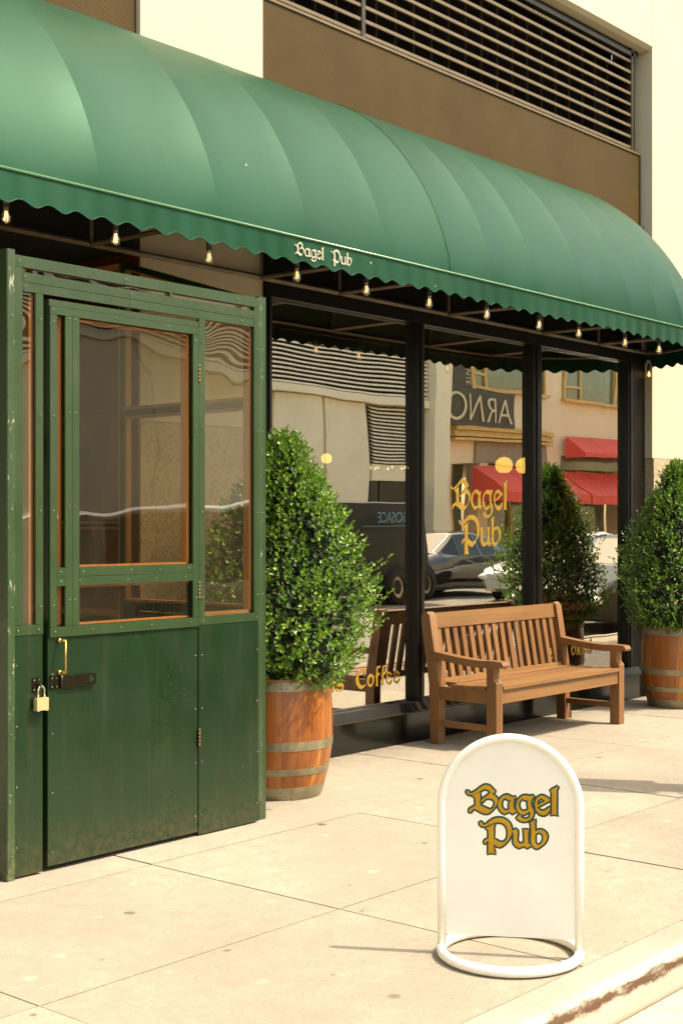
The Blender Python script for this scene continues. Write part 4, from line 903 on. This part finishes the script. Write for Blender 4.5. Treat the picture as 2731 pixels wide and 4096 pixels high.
# ---------------------------------------------------------------- across the street (seen mirrored in the windows)
FY = -18.0
oa = thing('louvred_building', 'cream building across the street with pale louvre bands above blank panels', 'building', (24, FY, 0))
box('wall', (6, 31.7, FY - 8, FY - .30, 0, 7.6), 'far_cream', oa)
for a, b in ((6, 13.5), (13.56, 19.2), (19.26, 25.22), (25.5, 27.36), (27.46, 29.2)): box('wall_panel', (a, b, FY - .298, FY - .15, .1, 4.80), 'far_cream', oa)
box('wall_panel', (29.34, 31.68, FY - .298, FY - .15, 2.70, 3.18), 'far_cream', oa)
box('band', (6, 31.75, FY - .298, FY + .05, 4.82, 5.02), 'far_cream', oa)
box('parapet_band', (6, 31.75, FY - .298, FY + .02, 6.22, 7.0), 'far_cream', oa)
lb = box('louvre_band', (6, 31.7, FY - .298, FY - .25, 5.021, 6.219), 'far_dark', oa)
bm = BM(); prism(bm, [(FY - .24, .10), (FY - .24, .085), (FY + .01, .0), (FY + .02, .014), (FY - .0, .055)], along_x, 6, 31.7); me = mesh_of(bm, 'slat', 'far_slat', False, 0, None, ORG[oa.name])
for k in range(10): link('slat', me, lb, (0, 0, 5.04 + k * .117))
lb2 = box('lower_louvre', (29.34, 31.68, FY - .298, FY - .25, 3.19, 4.80), 'far_dark', oa)
bm = BM(); prism(bm, [(FY - .24, .08), (FY - .24, .068), (FY - .10, .0), (FY - .09, .014), (FY - .11, .045)], along_x, 29.36, 31.66); me = mesh_of(bm, 'slat', 'far_slat', False, 0, None, ORG[oa.name])
for k in range(16): link('slat', me, lb2, (0, 0, 3.21 + k * .099))
for a, b in ((29.34, 29.7), (29.8, 31.6)): box('service_door', (a, b, FY - .298, FY - .2, .1, 2.68), 'far_dark', oa)
box('end_pier', (31.76, 32.56, FY - .8, FY + .25, 0, 7.6), 'far_cream', oa)

ob = thing('stone_building', 'pink stone building across the street with ochre cornice and wide windows', 'building', (42, FY, 0))
box('wall', (32.58, 60, FY - 8, FY - .20, 3.3, 7.7), 'far_pink', ob)
for a, b in ((32.58, 33.3), (34.6, 35.0), (38.6, 39.2), (43.2, 43.8), (48, 48.6), (53, 60)): box('shopfront_pier', (a, b, FY - .6, FY - .19, 0, 3.298), 'far_pink', ob)
for a, b in ((33.3, 34.6), (35.0, 38.6), (39.2, 43.2), (43.8, 48), (48.6, 53)): 
    f = box('shopfront', (a, b, FY - .75, FY - .7, 0, 3.298), 'far_glass', ob)
    box('shopfront_frame', (a, b, FY - .7, FY - .62, 0, .7), 'mahogany_x', f); box('shopfront_frame', ((a + b) / 2 - .05, (a + b) / 2 + .05, FY - .7, FY - .62, .7, 3.29), 'far_trim', f)
for k, (z0, z1, d) in enumerate(((4.28, 4.42, .16), (4.20, 4.275, .06), (4.10, 4.195, .10), (3.98, 4.06, .12))): box('cornice', (33.0, 38.35, FY - .199, FY + d, z0, z1), 'far_trim', ob)
box('sign_band', (34.3, 38.2, FY - .199, FY - .12, 3.32, 3.95), 'concrete_far', ob)
for x0, x1 in ((34.0, 38.25), (39.52, 43.6), (44.6, 48.4), (49.6, 53.2)):
    wf = box('window', (x0, x1, FY - .199, FY - .17, 5.68, 7.6), 'far_glass', ob)
    box('sill', (x0 - .12, x1 + .12, FY - .199, FY + .02, 5.56, 5.66), 'far_trim', wf)
    for xx in (x0, x0 + .9, x1 - .9, x1 - .1): box('frame_bar', (xx, xx + .1, FY - .168, FY - .1, 5.68, 7.6), 'far_trim', wf)
    box('frame_bar', (x0 + .1, x0 + .9, FY - .168, FY - .1, 6.02, 6.1), 'far_trim', wf)
def red_awning(x0, x1, zt, zb, d, label, drop=.25, text=None):
    t = thing('red_awning', label, 'awning', ((x0 + x1) / 2, FY, zt), 'red canvas awnings across the street'); y0 = FY + .01
    n = max(2, int((x1 - x0) / 1.3))
    for k in range(n):
        a, b = x0 + (x1 - x0) * k / n, x0 + (x1 - x0) * (k + 1) / n - .025
        bm = BM(); prism(bm, [(y0, zt), (y0, zt - .03), (y0 + d - .03, zb), (y0 + d, zb), (y0 + d, zb + .02)], along_x, a, b); obj('canopy_panel', bm, 'red', t)
    bm = BM(); prism(bm, [(y0 + d - .004, zb - drop), (y0 + d + .004, zb - drop), (y0 + d + .004, zb), (y0 + d - .004, zb)], along_x, x0, x1); obj('valance', bm, 'red', t)
    for x in (x0, x1 - .01):
        bm = BM(); prism(bm, [(y0, zt - .04), (y0, zb - drop), (y0 + d - .01, zb - drop), (y0 + d - .01, zb - .02)], along_x, x, x + .008); obj('end_panel', bm, 'red', t)
    if text:
        me = text_mesh(text, 'white', .26, lambda c: (x1 - 1.2 - c[0], y0 + d + .01 + c[2], zb - drop + .05 + c[1]), .004, .006); letters(me, t)
    return t
red_awning(34.0, 39.0, 3.2, 2.42, 1.1, 'long red awning with white lettering over the shopfront across the street', .28, None)
red_awning(39.1, 47.5, 3.2, 2.42, 1.1, 'longer red awning at the right end across the street', .28)
red_awning(39.3, 46.0, 4.38, 3.78, .8, 'small upper red awning above the long awnings across the street', .12)
t = bpy.data.objects['red_awning']
letters(text_mesh('WINE & BAR', 'white', .30, lambda c: (38.4 - c[0], FY + 1.125 + c[2], 2.18 + c[1]), .004, .008), t)
box('upper_glazing', (39.3, 46, FY - .199, FY - .15, 3.32, 3.74), 'far_glass', ob)
# restaurant sign: a board standing out from the wall
rs = thing('restaurant_sign', 'dark restaurant sign with large pale capitals over the street', 'sign', (34.2, FY + .3, 5))
box('board', (32.65, 35.85, FY + .10, FY + .20, 4.40, 5.50), 'sign_dark', rs); box('upright_board', (32.62, 33.7, FY + .10, FY + .20, 5.503, 7.2), 'sign_dark', rs); box('ochre_post', (33.702, 34.0, FY - .17, FY + .15, 5.503, 7.2), 'far_trim', rs)
letters(text_mesh('ARNO', 'sign_letter', 1.18, lambda c: (35.75 - c[0], FY + .215 + c[2], 4.52 + c[1]), .03, -.016), rs)
letters(text_mesh('RISTORANTE', 'sign_letter', .42, lambda c: (33.3 + c[1], FY + .215 + c[2], 7.1 - c[0] * .62), .02, -.004), rs)

# ---------------------------------------------------------------- vehicles
def vehicle(name, label, cat, st, W, paint, loc, rz, wheels, glass_from, lights=True, group=None, wr=.33):
    """st: stations (x, z_bottom, z_shoulder, z_top, top half-width); x runs front (0) to back"""
    t = thing(name, label, cat, loc, group); O = Vector(loc)
    ca, sa = math.cos(rz), math.sin(rz); xf = lambda c: (O.x + ca * c[0] - sa * c[1], O.y + sa * c[0] + ca * c[1], O.z + c[2])
    bm = BM(); rows = []; h = W / 2
    for x, zb, zs, zt, tw, ws in st:
        hw = h * ws; P = [(-hw * .93, zb), (-hw, (zb * .55 + zs * .45)), (-hw * .965, zs), (-tw * h, zt - .03), (-tw * h * .86, zt), (tw * h * .86, zt), (tw * h, zt - .03), (hw * .965, zs), (hw, (zb * .55 + zs * .45)), (hw * .93, zb)]
        rows.append([bm.verts.new((x, y, z)) for y, z in P])
    gl = []
    for i, (a, b) in enumerate(zip(rows, rows[1:])):
        for k in range(9):
            f = bm.faces.new((a[k], a[k + 1], b[k + 1], b[k]))
            if (i, k) in glass_from: gl.append(f)
        bm.faces.new((a[9], a[0], b[0], b[9]))
    bm.faces.new(rows[0][::-1]); bm.faces.new(rows[-1])
    g = BM()
    for f in gl:
        c = f.calc_center_median(); nn = f.normal if f.normal.length else Vector((0, 0, 1))
        f.normal_update(); nn = f.normal.copy()
        if nn.dot(c - Vector((c.x, 0, .6))) < 0: nn = -nn
        g.faces.new([g.verts.new(c + (v.co - c) * .90 + nn * .006) for v in f.verts])
    body = obj('body', bm, paint, t, 'auto', .02, xf); obj('window_glass', g, 'car_glass', t, False, 0, xf)
    for wx_ in wheels:
        for s in (-1, 1):
            y = s * (h - .09)
            b = BM(); lathe(b, [(wr * .6, -.1), (wr * .97, -.1), (wr, -.06), (wr, .06), (wr * .97, .1), (wr * .6, .1)], n=24, cap=False); b2_ = BM()
            lathe(b2_, [(wr * .64, -.07), (wr * .62, .07), (wr * .2, .05), (.02, .05)], n=12)
            fx = lambda c, s=s, y=y: xf((wx_ + c[0], y + s * c[2], wr + c[1]))
            tx = lambda c, s=s, y=y: xf((wx_ + c[0], y + s * (c[2] + .03), wr + c[1]))
            wh = obj('wheel', b, 'tyre', t, True, 0, tx); obj('rim', b2_, 'rim', wh, False, 0, tx)
            b3 = BM(); lathe(b3, [(wr * 1.16, 0), (wr * 1.16, .012)], n=24); obj('wheel_arch', b3, 'tyre', t, False, 0, lambda c, s=s: xf((wx_ + c[0], s * (h - .012) + s * c[2], wr + .02 + c[1])))
    if lights:
        for s in (-1, 1):
            b = BM(); bmesh.ops.create_uvsphere(b, u_segments=12, v_segments=8, radius=1.); x0, zb, zs, zt, tw, ws = st[1]
            obj('headlight', b, 'light', t, True, 0, lambda c, s=s: xf((st[1][0] - .02 + c[0] * .16, s * (h * .72 - c[0] * .1 * 1) + c[1] * .13, zs - .06 + c[2] * .075 + c[0] * .04)))
    return t, xf
sedan = [(0, .28, .52, .56, .80, .78), (.12, .20, .58, .68, .84, .9), (.5, .18, .64, .78, .84, .97), (1.2, .18, .74, .90, .82, 1.), (1.55, .18, .84, .97, .80, 1.), (2.25, .18, .88, 1.38, .68, 1.), (3.0, .18, .90, 1.44, .68, 1.), (3.8, .2, .93, 1.32, .66, 1.), (4.35, .24, .94, 1.06, .76, .97), (4.7, .32, .80, .95, .78, .88)]
sg_ = [(4, 4), (4, 3), (4, 5), (5, 2), (6, 2), (5, 6), (6, 6), (4, 2), (4, 6), (7, 2), (7, 6), (7, 4)]
vehicle('parked_car', 'black saloon car parked along the far kerb', 'car', sedan, 1.84, 'car_black', (22.4, -12.6, -.125), 0, (.9, 3.75), sg_, True, 'cars in the street')
t, xf = vehicle('parked_car', 'white saloon car in the lane with its headlights facing the shop side', 'car', sedan, 1.84, 'car_white', (24.0, -10.0, -.125), -.03, (.9, 3.75), sg_, True, 'cars in the street')
vehicle('parked_car', 'added dark saloon car at the near kerb, blocking the mirrored road', 'car', sedan, 1.84, 'car_dark', (17.3, -4.9, -.125), 0, (.9, 3.75), sg_, True, 'cars in the street')  # car added to block the bright road mirrored in the right pane
bm = BM(); bx(bm, -.012, .0, -.26, .26, .42, .56); obj('number_plate', bm, 'paper', t, False, 0, xf)
bm = BM(); bx(bm, .05, .11, -.5, .5, .235, .38); obj('grille', bm, 'far_dark', t, False, 0, xf)
van = [(0, .30, .72, .80, .86, .86), (.2, .25, .85, 1.0, .9, .97), (.9, .22, .98, 1.15, .88, 1.), (1.5, .22, 1.10, 1.80, .80, 1.), (2.0, .22, 1.14, 2.02, .82, 1.), (3.2, .22, 1.15, 2.05, .84, 1.), (5.2, .22, 1.15, 2.03, .84, 1.), (5.5, .3, 1.12, 1.98, .82, .97)]
t, xf = vehicle('parked_van', 'black panel van with faded blue lettering parked along the far kerb', 'van', van, 2.0, 'van_black', (16.9, -11.9, -.125), 0, (1.0, 4.45), [(2, 4), (3, 4), (3, 2), (3, 6), (2, 2), (2, 6)], True, None, .36)
letters(text_mesh('SOSACE', 'blue_ink', .30, lambda c: (21.62 - c[0] * .9, -10.868 + c[2], 1.50 + c[1]), .004, .004), t)
bm = BM(); bx(bm, 20.2, 21.75, -10.874, -10.866, 1.42, 1.435); obj('pin_stripe', bm, 'blue_ink', t)
t, xf = vehicle('parked_van', 'silver van parked at the near kerb beside the camera', 'van', [(x, zb, zs, zt - (.28 if zt > 1.5 else .1), tw, ws) for x, zb, zs, zt, tw, ws in van], 1.85, 'car_silver', (11.4, -4.72, -.125), math.pi, (1.0, 4.45), [(2, 4), (3, 4), (3, 2), (3, 6), (2, 2), (2, 6), (4, 2), (4, 6), (5, 2), (5, 6)], True, None, .34)
letters(text_mesh('Penguin', 'tyre', .17, lambda c: (7.05 - c[0], -3.778 + c[2], .80 + c[1]), .003, .004), t)
# lamp post at the kerb: only its shadow and reflections show
t = thing('lamp_post', 'dark iron street lamp post at the near kerb', 'lamp post', (7.62, -3.2, 0))
bm = BM(); lathe(bm, [(.20, 0), (.20, .12), (.15, .2), (.15, .9), (.13, 1.0), (.12, 2.2), (.11, 3.0)], (7.62, -3.2, 0), 12); obj('shaft', bm, 'lamp_iron', t, True)
bm = BM(); lathe(bm, [(.05, 3.0), (.12, 3.1), (.14, 3.2), (.12, 3.4), (.05, 3.5)], (7.62, -3.2, 0), 12); obj('lantern_head', bm, 'lamp_iron', t, True)

# unseen tree added at the near kerb, darkening pavement mirrored in the right pane
t = thing('added_shade_tree', 'unseen tree added at the near kerb to shade the pavement', 'tree', (19.0, -3.2, 0))
bm = BM(); tube(bm, [(19.0, -3.2, -.02), (18.9, -3.22, 1.5), (18.6, -3.4, 3.2), (17.6, -3.9, 4.6), (16.0, -4.3, 6.2)], [.13, .11, .095, .07, .03], 8)
tube(bm, [(18.6, -3.4, 3.2), (18.6, -4.0, 4.4), (18.2, -4.6, 5.6)], [.07, .05, .02], 6); obj('trunk', bm, 'twig', t, True)
for nm, me in zip(('crown', 'inner_crown'), TREE_MESH):
    o = link(nm, me, t, (-3.2, -1.2, 2.9)); o.scale = (5.2, 3.6, 2.3); o['kind'] = 'stuff'

t = bpy.data.objects['lamp_post']
bm = BM(); bx(bm, -.19, .19, -.004, .004, 1.75, 2.45); obj('shadow_plate', bm, 'lamp_iron', t, False, 0, lambda c: (7.62 + c[0] * .866 - c[1] * .5 - .06, -3.2 + c[0] * .5 + c[1] * .866 + .12, c[2]))  # unseen plate added to widen the post's shadow on the pavement
